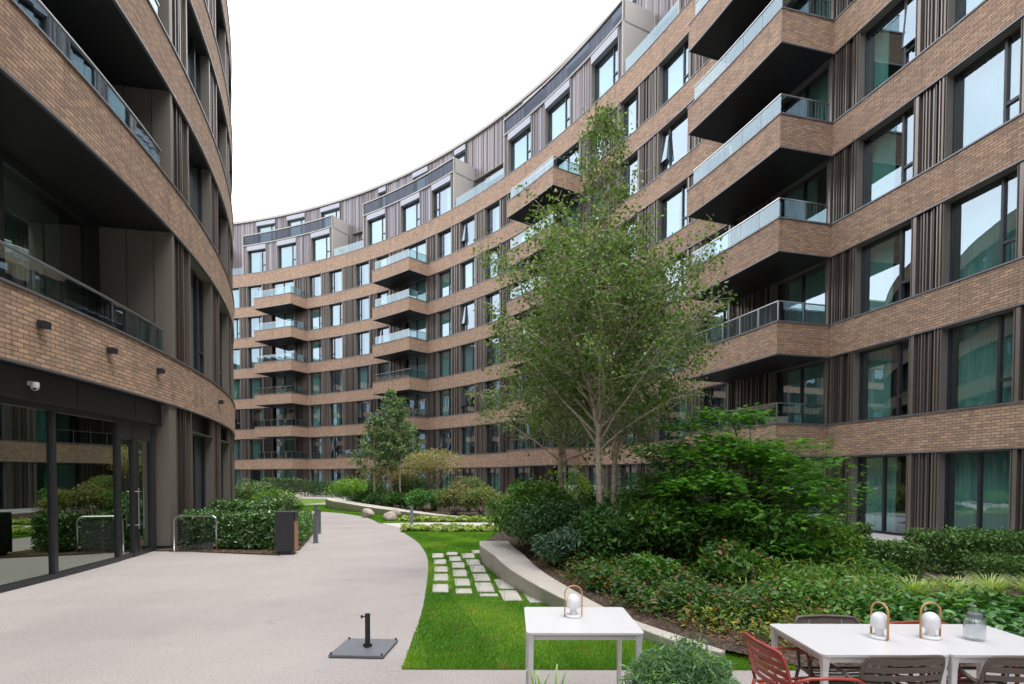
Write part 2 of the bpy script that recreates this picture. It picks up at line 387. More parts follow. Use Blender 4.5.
# floor slabs, inner core, roofs
m=MB()
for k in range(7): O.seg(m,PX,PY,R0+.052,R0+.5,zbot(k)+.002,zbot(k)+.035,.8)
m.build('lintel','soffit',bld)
mb,mr,mg=MB(),MB(),MB()
for E0,E1 in ((PX,PH0),(PH1,PY)):
    for k in range(-1,6):
        z0=.0 if k<0 else ztop(k); z1=zbot(k+1); a=E0
        while a<E1-.1:
            b=min(a+1.5,E1); O.seg(mb,a,b,R0+.13,R0+.5,z0,z1,1.5,'iose'); ribs((mb,mr),O,a,b,R0+.13,-1,z0,z1,.2,.10,.05,.08,7,FT); O.seg(mg,b,b+1.9,R0+.3,R0+.31,z0,z1,1,'i'); a+=3.4
    O.seg(mb,E0,E1,R0+2.3,R0+2.5,24.0,31.1,1.0,'i')
mb.build('cladding_backing','backing',bld); mr.build('fin_cladding','fin',bld); mg.build('ribbon_glazing','glass',bld)
m=MB()
for k in range(7): O.seg(m,PX,PY,R0+.5,R0+4.5,zbot(k)+.3,ztop(k)-.45,2)
m.build('floor_slab','interior_floor',bld)
m=MB(); O.seg(m,PX,PY,R0+4.5,R0+16,0,24.2,2); 
for a in np.arange(PH0,PH1,5.6): O.seg(m,a,a+.15,R0+.5,R0+4.5,0,24,2)
m.build('rear_wall','interior',bld)
# cladding between openings for each storey
def cladding(z0,z1,seed):
    mb,mr=MB(),MB(); a=PH0
    for i,(lo,hi,t) in enumerate(allop+[(PH1,PH1,'x')]):
        if lo>a+.02:
            O.seg(mb,a,lo,R0+.13,R0+.5,z0,z1,1.0,'iose')
            O.seg(mr,a,a+.055/(R(1)*R0),R0+.02,R0+.3,z0,z1,5,'iose',(1.1,1.0,.9))
            O.seg(mr,lo-.10/(R(1)*R0),lo,R0+.03,R0+.3,z0,z1,5,'iose',(1.25,1.2,1.15))
            ribs((mb,mr),O,a+.12/(R(1)*R0),lo-.16/(R(1)*R0),R0+.13,-1,z0,z1,.092,.10,.028,.045,seed*97+i,FT)
        a=max(a,hi)
    return mb,mr
for k in range(-1,6):
    z0=.0 if k<0 else ztop(k); z1=zbot(k+1)
    mb,mr=cladding(z0,z1,3)
    mb.build('cladding_backing','backing',bld); mr.build('fin_cladding','fin',bld)
# windows and doors
rw=random.Random(5)
for k in range(-1,6):
    z0=.05 if k<0 else ztop(k)
    for lo,hi,t in allop:
        if (lo>80 or hi<5) and not -1<k<5: continue
        if k<0: pr=rw.choice(W_gr); w=1.95
        elif t=='d': pr=rw.choice(W_door); w=2.5
        else:
            pr=rw.choice((W_k6 if k==5 else W_up)); w=1.95
            if (lo>78): continue
            if (round(hi,2) in (13.55,10.8)): pr=W_up[0 if k!=3 else 3]
            if round(hi,2)==10.8: pr=W_up[7 if k<1 else 1]
        place(pr,O,hi-.03,lo+.03,R0,z0,bld,True,w)
# penthouse boxes
R1=R0+2.2; ZR=31.35; Z6=ztop(6)
boxes=[(-6.5,6.4),(10.4,22.75),(26.92,38.84),(44.77,56.74),(60.84,72.81),(76.5,88.5)]
bw=[(22.1,19.6),(18.1,15.6),(13.6,11.1),(38.32,35.77),(34.28,31.74),(29.73,27.35),(56.17,53.72),(51.68,49.18),(47.66,45.2),(72.21,69.77),(68.29,65.73),(63.76,61.2)]
for bi,(a,b) in enumerate(boxes):
    bx=MB(); e=.10/(R(1)*R0)
    O.seg(bx,a,a+e,R0-.02,R1,Z6,28.5,5); O.seg(bx,b-e,b,R0-.02,R1,Z6,28.5,5)
    pb=bx.build('penthouse_bay','pale_panel',bld)
    fr=MB(); O.seg(fr,a,b,R0-.05,R0+.12,28.42,28.52,.8); O.seg(fr,a,b,R0-.05,R0+.12,27.30,27.40,.8)
    O.seg(fr,a,a+e*.9,R0-.05,R0+.1,27.4,28.42,5); O.seg(fr,b-e*.9,b,R0-.05,R0+.1,27.4,28.42,5); fr.build('parapet_frame','pale_panel',pb)
    gl=MB(); O.seg(gl,a+e,b-e,R0+.03,R0+.05,27.4,28.42,.8,'i'); gl.build('parapet_glass','dark_glass',pb)
    rf=MB(); O.seg(rf,a,b,R0+.1,R1+.2,27.2,27.32,.8); rf.build('terrace_slab','roof',pb)
    mb,mr=MB(),MB(); ops=sorted([(q,p) for p,q in bw if q>=a and p<=b]); s=a+e
    for lo,hi in ops+[(b-e,b-e)]:
        if lo>s+.02:
            O.seg(mb,s,lo,R0+.12,R0+.4,Z6,27.3,1,'iose'); ribs((mb,mr),O,s,lo,R0+.12,-1,Z6,27.3,.14,.06,.05,.12,bi*31+int(lo*7),PT,plank=True)
            O.seg(mr,s,s+.06/(R(1)*R0),R0,R0+.3,Z6,27.3,5,'iose',(.9,.85,.8));O.seg(mr,lo-.06/(R(1)*R0),lo,R0,R0+.3,Z6,27.3,5,'iose',(.9,.85,.8))
        s=max(s,hi)
    mb.build('bay_backing','backing',pb); mr.build('bay_cladding','plank',pb)
    for lo,hi in ops: place(rw.choice((W_box[0],W_box[1],W_box[4],W_box[2],W_box[7])),O,hi-.02,lo+.02,R0-.02,Z6,bld,True,2.45)
# recessed top storeys
mb,mr=MB(),MB()
upw=[(72.83,70.4),(68.91,66.55),(64.49,61.95),(56.85,55.87),(52.44,50.45),(47.17,45.78),(39.13,36.9),(34.6,32.4),(30.3,28.5),(22.5,20.5),(17.5,15.5)]
gapd=[(59.0,57.5),(43.4,41.0),(25.6,24.0)]
dops=sorted([(b,a,27.9,31.0) for a,b in upw]+[(b,a,Z6,26.9) for a,b in gapd]); s=PH0
for lo,hi,za,zb in dops+[(PH1,PH1,0,0)]:
    if lo>s+.02:
        O.seg(mb,s,lo,R1+.12,R1+.4,Z6-.3,31.1,1,'iose'); ribs((mb,mr),O,s,lo,R1+.12,-1,Z6-.3,31.1,.16,.06,.06,.15,int(lo*13),PT,plank=True)
    if zb>0:
        for q0,q1 in ((Z6-.3,za),(zb,31.1)):
            if q1>q0+.05: O.seg(mb,lo,hi,R1+.12,R1+.4,q0,q1,1,'iose'); ribs((mb,mr),O,lo,hi,R1+.12,-1,q0,q1,.16,.06,.06,.15,int(lo*13)+1,PT,plank=True)
    s=max(s,hi)
mb.build('setback_backing','backing',bld); mr.build('setback_cladding','plank',bld)
for a,b in upw: place(W_small[0 if a>60 else 4],O,a-.02,b+.02,R1-.05,28.05,bld,True,2.2)
for a,b in gapd: place(W_small[2],O,a-.02,b+.02,R1-.05,24.0,bld,True,2.2)
m=MB(); O.seg(m,PX,PY,R1-.1,R1+13,31.1,ZR,.8); m.build('roof','pale_panel',bld)
m=MB()
for a,b in gapd: O.seg(m,a-2.3 if a>30 else a-2.2,a+1.2,R1-.3,R1+.1,27.1,27.2,.8)
m.build('door_canopy','jamb',bld)
m=MB()
for (a,b) in zip([x[1] for x in boxes[:-1]],[x[0] for x in boxes[1:]]): O.seg(m,a+.05,b-.05,R0+.06,R0+.075,Z6,Z6+.78,.8,'io')
m.build('terrace_balustrade','rail_glass',bld)
m=MB(); O.seg(m,PX,PY,R0+.3,R1+13,23.6,23.95,1.5); m.build('terrace_slab','roof',bld)
# balconies: three outer faces in brick, dark soffit, glass rail
BD=2.1
def balcony(pr,k,pl=None,low=False):
    pl=pl or pr+5.02; z0,z1=zbot(k),ztop(k); ri=R0-BD; e=.2/(R(1)*R0)
    m=MB(); O.seg(m,pr,pl,ri,ri+.22,z0+.03,z1-.05,.6,'io'); O.seg(m,pr,pr+e,ri,R0+.0,z0+.03,z1-.05,5,'se'); O.seg(m,pl-e,pl,ri,R0+.0,z0+.03,z1-.05,5,'se')
    # side faces
    b=m.build('balcony','brick',bld)
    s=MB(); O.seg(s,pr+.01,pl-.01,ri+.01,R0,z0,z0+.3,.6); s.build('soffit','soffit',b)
    c=MB(); O.seg(c,pr-.03,pl+.03,ri-.03,ri+.25,z1-.05,z1,.6); O.seg(c,pr-.03,pr+e,ri+.25,R0-.04,z1-.05,z1,5); O.seg(c,pl-e,pl+.03,ri+.25,R0-.04,z1-.05,z1,5)
    O.seg(c,pr-.015,pl+.015,ri-.015,ri+.03,z0-.005,z0+.032,.6); O.seg(c,pr-.015,pr+.02,ri+.03,R0-.02,z0-.005,z0+.032,5); c.build('coping','coping',b)
    g=MB(); gr=ri+.10; gh=.66; n=5
    for i in range(n):
        a0=pr+.1+(pl-pr-.35)*i/n; a1=pr+.1+(pl-pr-.35)*(i+1)/n-.015
        O.seg(g,a0,a1,gr,gr+.015,z1,z1+gh,1,'io')
    O.seg(g,pr+.09,pr+.105,gr,R0-.05,z1,z1+gh,5,'se'); g.build('glass_balustrade','rail_glass',b)
    h=MB(); O.seg(h,pr+.09,pl-.25,gr-.02,gr+.03,z1+gh,z1+gh+.03,.6); O.seg(h,pr+.08,pr+.12,gr,R0-.05,z1+gh,z1+gh+.03,5)
    for i in range(n+1):
        a0=pr+.1+(pl-pr-.35)*i/n-.008; 
        if k<=1: O.seg(h,a0-.01,a0+.02,gr-.01,gr+.03,z1,z1+gh,5)
    h.build('handrail','steel',b)
for r_ in returns:
    for k in range(0,6):
        if r_>80 and k>4: continue
        pl=None
        if r_==48.14 and k==0: pl=58.2
        balcony(r_,k,pl)
# ---------------------------------------------------------------- round building (left)
rb=empty('round_brick_building',(0,0,0))
tag(rb,'near rounded brick building with shop glazing and recessed balconies filling the left side','apartment building')
LT=[4.69,8.94,12.34,15.74,19.14]; LB=1.19
A0,A1=-40.0,200.0; RE=12.5
for z in LT:
    m=MB(); CB.seg(m,A0,A1,LR-.42,LR,z-LB+.03,z-.038,.5,'iose'); m.build('brick_band','brick',rb)
m=MB()
for z in LT: CB.seg(m,A0,A1,LR-.5,LR+.03,z-.04,z,.5); CB.seg(m,A0,A1,LR-.05,LR+.014,z-LB,z-LB+.035,.5)
m.build('coping','coping',rb)
m=MB(); 
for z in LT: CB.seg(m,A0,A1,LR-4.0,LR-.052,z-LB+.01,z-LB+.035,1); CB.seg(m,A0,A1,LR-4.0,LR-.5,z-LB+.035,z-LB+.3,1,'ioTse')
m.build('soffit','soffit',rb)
m=MB(); CB.seg(m,A0,A1,LR-9,LR-4.0,0,18.8,2)
m.build('core_wall','interior',rb)
m=MB(); CB.seg(m,A0,A1,LR-14,LR-.43,18.8,18.98,2); m.build('roof','roof',rb)
lop=[(14.15,17.3),(18.8,21.95),(23.45,26.6),(28.1,31.2),(32.7,35.8),(38,41),(43,46),(49,52),(56,59),(63,66),(70,73)]
lop2=[(-39,-36),(-34,-31),(-29,-26),(-24,-21)]
def lclad(z0,z1,seed,start):
    mb,mr=MB(),MB(); s=start
    for i,(lo,hi) in enumerate([q for q in lop]+[(A1,A1)]):
        if lo>s+.02:
            CB.seg(mb,s,lo,LR-.5,LR-.14,z0,z1,1,'iose')
            kk=1/(R(1)*LR)
            CB.seg(mr,s,s+.05*kk,LR-.45,LR-.03,z0,z1,5,'iose',(1.2,1.1,1.0)); CB.seg(mr,lo-.05*kk,lo,LR-.3,LR-.03,z0,z1,5,'iose',(1.3,1.2,1.15))
            ribs((mb,mr),CB,s+.1*kk,lo-.1*kk,LR-.14,1,z0,z1,.10,.09,.03,.05,seed*91+i,FT)
        s=max(s,hi)
    return mb,mr
zz=[(0,3.5)]+[(LT[i],LT[i+1]-LB) for i in range(len(LT)-1)]
for i,(z0,z1) in enumerate(zz):
    mb,mr=lclad(z0,z1,4,RE+.02); mb.build('cladding_backing','backing',rb); mr.build('fin_cladding','fin',rb)
m=MB(); CB.seg(m,11.95,RE+.02,LR-.75,LR-.03,.1,3.5,5,'iose'); m.build('door_jamb','jamb',rb)
for z0,z1 in zz[1:]:
    for (a,b,r0,r1,zb_) in ((RE-.12,RE+.02,LR-.42,LR-.02,0),(RE-.08,RE,LR-1.02,LR-.44,.3),(RE-.08,RE,LR-1.65,LR-1.04,.3),(-18.0,-17.9,LR-1.65,LR-.02,.3)):
        m=MB(); CB.seg(m,a,b,r0,r1,z0-zb_,z1,5,'iose'); m.build('recess_end_panel','jamb',rb)
mb,mr=MB(),MB()
for z0,z1 in zz: 
    CB.seg(mb,A0,-18,LR-.5,LR-.14,z0,z1,1,'iose'); ribs((mb,mr),CB,A0,-18,LR-.14,1,z0,z1,.10,.09,.03,.05,77,FT)
mb.build('cladding_backing','backing',rb); mr.build('fin_cladding','fin',rb)
PL=[protoset(3.05,'window')[q] for q in (0,1,2,7)]; PS=[W_up[q] for q in (0,1,2,7)]
for i,(z0,z1) in enumerate(zz):
    for j,(lo,hi) in enumerate(lop[:7]):
        if i==0:
            place(W_gr[(j)%4],CB,lo+.03,hi-.03,LR,.1,rb,False).scale.z=2.9/2.42
        else: place((PL if i==1 else PS)[(i+j*2)%4],CB,lo+.03,hi-.03,LR,z0,rb,False)
m=MB(); CB.seg(m,RE+1.6,75,LR-.45,LR-.3,3.0,3.5,1)
m.build('fascia_panel','fascia',rb); m=MB(); CB.seg(m,A0+22,12.0,LR-.5,LR-.2,3.0,3.499,.5)
fa=m.build('fascia_panel','fascia',rb)
m=MB()
for a in (-8.6,-3.2,1.4,7.45,10.2): CB.seg(m,a,a+.02,LR-.21,LR-.194,3.0,3.49,5)
CB.seg(m,A0+22,12.0,LR-.195,LR-.17,3.0,3.03,.5)
m.build('panel_joint','black_metal',fa)
# recessed balcony glazing and glass rails
for i,(z0,z1) in enumerate(zz[1:]):
    rr_=LR-1.63; fz=z0-.35
    f=MB()
    pos=[12.42-.75,8.0,7.2,3.2,2.4,-1.6,-2.4,-6.4,-7.2,-11.2,-12,-16,-17.9]
    for a,b in zip([12.42]+pos[1::2],pos[0::2]): CB.seg(f,b,a,rr_-.12,rr_+.03,fz,z1,.8)
    CB.seg(f,-18,12.4,rr_-.12,rr_+.02,z1-.18,z1,.8)
    fo=f.build('recessed_glazing','dark_metal',rb)
    g=MB(); CB.seg(g,-18,12.4,rr_-.05,rr_-.04,fz,z1,.8,'o'); g.build('pane','shop_glass',fo)
    c=MB(); k=R(1)*rr_
    pr=None
    for q in range(900):
        a=-17.5+ q/900*29; x=(rr_-.5)+.04*math.sin(a*44)
        P=CB.p(a,x)
        if pr and (int((a+20)/5)%3!=1): c.quad([(*pr,fz),(*P,fz),(*P,z1-.1),(*pr,z1-.1)])
        pr=P
    c.build('curtain','curtain',fo)
    fl=MB(); CB.seg(fl,-18,12.45,LR-4,LR-.3,z0-.55,z0-.35,1); fl.build('balcony_floor','roof',rb)
    b=MB()
    for q in range(14):
        a0=-17.6+q*2.12; CB.seg(b,a0,min(a0+2.10,12.0),LR-.16,LR-.145,z0,z0+.58,.5,'io')
    bo=b.build('glass_balustrade','rail_glass',rb)
    h=MB(); CB.seg(h,-17.6,12.0,LR-.18,LR-.12,z0+.58,z0+.61,.5)
    CB.seg(h,-17.6,12.0,LR-.19,LR-.11,z0,z0+.03,.5); h.build('handrail','steel',bo)
# shopfront
sf=MB(); SR=LR-.33; ks=1/(R(1)*SR)
def mul(a,w,z0,z1,d=.09): CB.seg(sf,a-w/2*ks,a+w/2*ks,SR-.06,SR+d-.04,z0,z1,5)
for a in (-17,-14.3,-12.2,-9.4,-6.7,-4.0,-1.3,1.4,4.1,6.8): mul(a,.085,.05,2.97)
CB.seg(sf,-18,11.72,SR-.06,SR+.05,2.90,3.0,.5); CB.seg(sf,-18,9.45,SR-.07,SR+.06,.0,.09,.5)
so=sf.build('shopfront_frame','dark_metal',rb)
g=MB(); CB.seg(g,-18,9.45,SR-.005,SR,.09,2.9,2.7,'o'); g.build('pane','shop_glass',so)
dm=MB(); sf=dm
for a,w in ((9.5,.11),(10.40,.16),(11.62,.2)): mul(a,w,.0,2.9)
CB.seg(dm,9.5,11.7,SR-.06,SR+.04,2.58,2.90,.5); CB.seg(dm,9.5,11.7,SR-.05,SR+.035,.0,.10,.5)
mul(10.62,.05,.1,2.6,.075)
do=dm.build('entrance_door','dark_metal',rb)
g=MB(); CB.seg(g,9.5,11.6,SR-.005,SR,.1,2.58,1.1,'o'); g.build('pane','shop_glass',do)
h=MB(); 
for a in (10.36,10.66):
    P=CB.p(a,SR+.12); Q=CB.p(a,SR+.03)
    h.tube([(*P,.62),(*P,1.52)],.016,8); h.tube([(*Q,.7),(*P,.7)],.010,6); h.tube([(*Q,1.44),(*P,1.44)],.010,6)
h.build('door_handle','steel',do)
# interior behind the shop glazing
m=MB(); CB.seg(m,-18,12.3,LR-5,LR-.5,-.02,.015,1); CB.seg(m,-18,12.3,LR-3.99,LR-3.9,0,3.4,1,'o')
m.build('interior_floor','interior_floor',rb)
c=MB()
for (a,b) in ((-17,-11),(-2.5,-1.0),(4.3,5.0)):
    pr=None; n=int((b-a)*36)
    for q in range(n+1):
        aa=a+(b-a)*q/n; P=CB.p(aa,SR-.55+.05*math.sin(aa*36))
        if pr: c.quad([(*pr,.05),(*P,.05),(*P,2.9),(*pr,2.9)])
        pr=P
c.build('curtain','curtain',rb)
m=MB(); CB.seg(m,RE+.5,75,LR-.3,LR-.02,0,.12,1); CB.seg(m,11.9,RE+.5,LR-.8,LR-.02,0,.10,1); m.build('plinth','black_metal',rb)
for i_,(a,z,lab) in enumerate(((4.9,3.97,'leftmost dark box wall light on the rounded brick band, above the shop glazing'),(8.28,4.2,'dark box wall light on the brick band above the entrance doors'),(11.03,4.19,'dark box wall light on the brick band above the right jamb of the entrance'),(18.22,4.17,'smallest dark box wall light near the far right end of the rounded brick band'))):
    if i_==0: a,z=5.82,4.2
    P=CB.p(a,LR+.001); wl=empty('wall_light',(P[0],P[1],z),R(a-90))
    b=MB(); b.box((0,.075,0),(.15,.12,.11)); b.box((0,.0175,0),(.09,.035,.08)); 
    b.build('housing','black_metal',wl,bevel=.006)
    l=MB(); l.box((0,.08,-.057),(.10,.07,.004)); l.build('lens','smoke_glass',wl)
    tag(wl,lab,'wall light','wall lights on the rounded brick band')
P=CB.p(5.9,LR-.2); cam_=empty('security_camera',(P[0],P[1],3.22),R(5.9-90)); tag(cam_,'small white dome security camera on the dark fascia above the shop glazing','security camera')
b=MB(); b.lathe([(0,.075),(.055,.075),(.06,.05),(.06,0)],(0,.08,0),20); b.box((0,.03,.05),(.09,.08,.07)); b.build('housing','cctv_white',cam_,smooth=False,bevel=.004)
b=MB(); b.lathe([(.058,0)]+[(.058*math.cos(t),-.058*math.sin(t)) for t in np.linspace(0.1,1.56,7)],(0,.08,0),20); b.build('dome','cctv_white',cam_,smooth=True)
b=MB(); b.lathe([(.03,0),(.024,-.02),(.001,-.03)],(0.03,.10,-.025),12); b.build('lens','cctv_lens',cam_,smooth=True)
for o in KEEP:
    free(o)
# ================================================================== GROUND
def flat(name,poly,z,mat,thick=None,kind='structure'):
    m=MB()
    if thick: m.prism(poly,z-thick,z)
    else: m.quad([(x,y,z) for x,y in poly])
    o=m.build(name,mat); o['kind']=kind; return o
flat('ground',[(-260,-200),(260,-200),(260,320),(-260,320)],-.03,'pale_paving')
flat('path',[(-30,-12),(14,-12),(14,5.2),(3,5.2),(3,20),(-2,45),(-12,60),(-40,60),(-40,20)],0,'resin_path',.02)
def smooth(P,n=6,closed=False):
    out=[];N=len(P)
    for i in range(N-1):
        p0,p1,p2,p3=[np.array(P[min(max(j,0),N-1)]) for j in (i-1,i,i+1,i+2)]
        for k in range(n):
            t=k/n; out.append(tuple(.5*((2*p1)+(-p0+p2)*t+(2*p0-5*p1+4*p2-p3)*t*t+(-p0+3*p1-3*p2+p3)*t**3)))
    out.append(tuple(P[-1])); return out
lawn_edge=smooth([(-1.02,5.06),(-1.08,5.89),(-1.19,7.27),(-1.48,9.61),(-1.79,11.66),(-2.14,13.31),(-2.64,15.13),(-3.49,17.53)])
lawn_poly=lawn_edge+[(0.4,17.4),(1.2,13),(0.9,10.2),(1.0,8.2),(1.6,6.6),(2.5,5.55),(2.65,5.06)]
flat('lawn',lawn_poly,.012,'lawn',.02)
lawn2=smooth([(-5.0,20.75),(-6.47,23.98),(-8.5,26.6),(-10.9,28.2),(-14,29.3)])+[(-15.5,33),(-11.5,33.5),(-9,31),(-6.2,26.2),(-3.2,24.2),(0,23.8),(0,21.2),(-3.2,21.2)]
flat('far_lawn',lawn2,.012,'lawn',.02)
flat('side_lawn',[(-15.5,33.6),(-13.2,34.5),(-12.4,37.6),(-13.5,41.5),(-18,44),(-22,38),(-18,33)],.012,'lawn',.02)
flat('crossing_path',[(-3.9,18.95),(0.6,19.0),(3,19.2),(3,21.2),(-.5,21.15),(-3.2,21.15),(-4.9,20.7)],.008,'pale_paving',.015)
flat('hedge_bed',[(-9.6,12.96),(-7.92,12.96),(-5.22,12.32),(-5.13,13.26),(-6.14,16.92),(-7.24,20.15),(-9.2,24.9),(-11.2,26.6),(-15,27.5),(-13,22),(-11.2,16)],.03,'mulch',.05)
flat('far_bed',smooth([(-11.5,33.5),(-9.3,30.9),(-6.2,26.0),(-3.2,24.1),(.2,23.6),(4,24)],5)+[(3,30),(-3,39),(-9,44.5),(-11.5,38)],.03,'mulch',.05)
flat('strip_bed',[(-3.55,17.5),(.6,17.35),(.6,18.98),(-3.85,18.93)],.02,'mulch',.03)
flat('strip_bed_far',[(-4.5,21.2),(-3.2,21.2),(1,21.2),(1,22.4),(-4.4,22.3)],.02,'mulch',.03)
flat('terrace_paving',[O.p(a,R0-3.6) for a in np.linspace(-8,90,70)]+[O.p(a,R0+.2) for a in np.linspace(90,-8,70)],.035,'pale_paving',.05)
flat('planter_strip',[(-.3,2.95),(1.7,2.95),(1.7,3.62),(-.3,3.62)],.03,'mulch',.05)
for mx_,my_ in ((-1.085,5.38),(-1.09,5.035)): flat('path_marking',[(mx_-.05,my_-.008),(mx_+.045,my_-.008),(mx_+.045,my_+.008),(mx_-.05,my_+.008)],.004,'stone_slab')
# raised planting bed behind the seat wall
inner=smooth([(-.62,12.3),(-.07,11.83),(.14,10.2),(.42,8.77),(.82,7.62),(1.14,6.77),(1.43,6.28),(1.75,5.82),(2.12,5.36)],4)
def bedz(x,y):
    d=max(0,min(1,(y-5.0)/4.5)); e=max(0,min(1,(x+1.0-(12-y)*.33*0)/1.0))
    fall=max(0,min(1,(7.5-x)/5.0))
    return .05+.29*d*fall+.03*math.sin(x*2.3+y)*math.cos(y*1.9)*d
m=MB(); NX,NY=46,44
inn=np.array(inner)
def xin(y):
    ys=inn[::-1,1]; xs=inn[::-1,0]; return float(np.interp(y,ys,xs))
G=[]
for j in range(NY+1):
    y=5.08+(19.5-5.08)*(j/NY)**1.3; x0=xin(y) if y<12.3 else -.62+(y-12.3)*.12
    if y<5.36: x0=2.2+(5.36-y)*1.8
    x1=min(13.5,O.c[0]+math.sqrt((R0-3.7)**2-(y-O.c[1])**2)); G.append([(x0+(x1-x0)*i/NX,y) for i in range(NX+1)])
idx={}
for j in range(NY+1):
    for i in range(NX+1):
        x,y=G[j][i]; ed=min(1,i/2,(NX-i)/2,j/2,(NY-j)/3); 
        z=bedz(x,y)*(1 if i/NX<.9 else .3)
        if j<2: z=.03+z*.3*j
        idx[(j,i)]=len(m.v); m.v.append((x,y,z))
for j in range(NY):
    for i in range(NX):
        m.f.append((idx[j,i],idx[j,i+1],idx[j+1,i+1],idx[j+1,i])); m.uv.append([(0,0)]*4); m.t.append((1,1,1))
o=m.build('planting_bed','mulch',smooth=True); o['kind']='structure'
# mulch chips lying on it
def fastmesh(name,V,F,mat,tint=None,parent=None,smooth=False):
    me=bpy.data.meshes.new(name); k=F.shape[1]
    me.vertices.add(len(V)); me.vertices.foreach_set('co',V.astype(np.float32).ravel())
    me.loops.add(F.size); me.loops.foreach_set('vertex_index',F.astype(np.int32).ravel())
    me.polygons.add(len(F)); me.polygons.foreach_set('loop_start',np.arange(0,F.size,k,dtype=np.int32)); me.polygons.foreach_set('loop_total',np.full(len(F),k,dtype=np.int32))
    if smooth: me.polygons.foreach_set('use_smooth',np.ones(len(F),dtype=bool))
    me.update(calc_edges=True); 
    if tint is not None:
        at=me.attributes.new('tint','FLOAT_COLOR','FACE'); t=np.concatenate([tint,np.ones((len(tint),1))],1); at.data.foreach_set('color',t.astype(np.float32).ravel())
    me.materials.append(MATS[mat]); o=bpy.data.objects.new(name,me); C.objects.link(o)
    if parent: o.parent=parent
    return o
SH={}
SH['diamond']=(np.array([(0,0,0),(.42,.5,.10),(1,0,-.06),(.42,-.5,.10)]),[(0,1,2),(0,2,3)])
SH['ovate']=(np.array([(0,0,0),(.22,.40,.07),(.58,.42,.09),(1,0,-.10),(.58,-.42,.09),(.22,-.40,.07),(.5,0,0)]),[(0,6,1),(1,6,2),(2,6,3),(3,6,4),(4,6,5),(5,6,0)])
def _maple():
    v=[(0,0,0)]; f=[]
    for a,l in ((-100,.5),(-50,.85),(0,1.0),(50,.85),(100,.5)):
        th=R(a); c=(.30,0)
        tip=(c[0]+l*.72*math.cos(th),l*.72*math.sin(th),-.08); 
        p1=(c[0]+.22*math.cos(th-.45),.22*math.sin(th-.45),.02); p2=(c[0]+.22*math.cos(th+.45),.22*math.sin(th+.45),.02)
        b=len(v); v+=[p1,tip,p2]; f+=[(b,b+1,b+2),(0,b,b+2)]
    return np.array(v),f
SH['maple']=_maple()
SH['blade']=(np.array([(0,-.5,0),(0,.5,0),(.5,.42,.0),(.5,-.42,.0),(1,0,-.25)]),[(0,1,2),(0,2,3),(3,2,4)])
SH['needle']=(np.array([(0,-.5,0),(0,.5,0),(1,0,0)]),[(0,1,2)])
def leafcloud(name,P,size,asp,cols,mat='leaf',parent=None,shape='diamond',up=.55,head=None,pitch=0,svar=.35,cw=None):
    """P leaf base points; cols list of albedo tuples; every leaf a small folded blade"""
    P=np.asarray(P,float); N=len(P)
    if N==0: return None
    nrm=rng.normal(size=(N,3)); nrm/=np.linalg.norm(nrm,axis=1)[:,None]; nrm=nrm*(1-up)+np.array([0,0,1])*up; nrm/=np.linalg.norm(nrm,axis=1)[:,None]
    h=rng.normal(size=(N,3)) if head is None else head+rng.normal(size=(N,3))*.45
    h[:,2]+=pitch
    u=h-nrm*np.sum(h*nrm,1)[:,None]; u/=np.linalg.norm(u,axis=1)[:,None]+1e-9; v=np.cross(nrm,u)
    s=size*(1+svar*rng.uniform(-1,1,N)); sv,sf=SH[shape]
    V=(P[:,None,:]+ (u*s[:,None])[:,None,:]*sv[None,:,0:1]+(v*(s*asp)[:,None])[:,None,:]*sv[None,:,1:2]+(nrm*s[:,None])[:,None,:]*sv[None,:,2:3]).reshape(-1,3)
    k=len(sv); F=(np.array(sf)[None]+(np.arange(N)*k)[:,None,None]).reshape(-1,3)
    cols=np.array(cols); ci=rng.choice(len(cols),N,p=cw); T=cols[ci]*rng.uniform(.78,1.22,(N,1)); T=np.repeat(T,len(sf),0)
    return fastmesh(name,V,F,mat,T,parent)
# palette (albedo)
G_DARK=(.028,.075,.016); G_MID=(.045,.115,.022); G_LITE=(.085,.185,.03); G_LIME=(.17,.28,.035); G_BLUE=(.05,.115,.06); G_YEL=(.30,.30,.05); G_BRN=(.16,.075,.035); G_GREY=(.12,.19,.10); G_PINK=(.27,.17,.11)
# lawn grass blades (uncountable)
def inpoly(x,y,poly):
    p=np.array(poly); n=len(p); c=np.zeros(len(x),bool); j=n-1
    for i in range(n):
        xi,yi=p[i]; xj,yj=p[j]
        t=((yi>y)!=(yj>y))&(x<(xj-xi)*(y-yi)/((yj-yi) if yj!=yi else 1e-9)+xi); c^=t; j=i
    return c
slabs=[]
SL=[('nearest the path',[(-1.09,8.34,8.96),(-1.20,9.26,9.90),(-1.31,10.12,10.71),(-1.45,11.03,11.62),(-1.61,11.87,12.55)],-.5),
('second from the path',[(-.72,8.26,8.61),(-.79,8.84,9.45),(-.91,9.67,10.34),(-1.03,10.58,11.23),(-1.18,11.42,12.05),(-1.34,12.27,12.75)],-.55),
('third from the path',[(-.33,8.06,8.23),(-.39,8.37,9.09),(-.49,9.24,9.91),(-.61,10.1,10.83),(-.75,10.9,11.63),(-.93,11.84,12.56)],-.6),
('fourth from the path',[(.02,7.78,8.48),(-.07,8.6,9.41),(-.77,12.56,13.1)],-.1),
('touching the seat wall',[(.39,7.66,8.32)],.02)]
ords=['nearest','second','third','fourth','fifth','sixth']
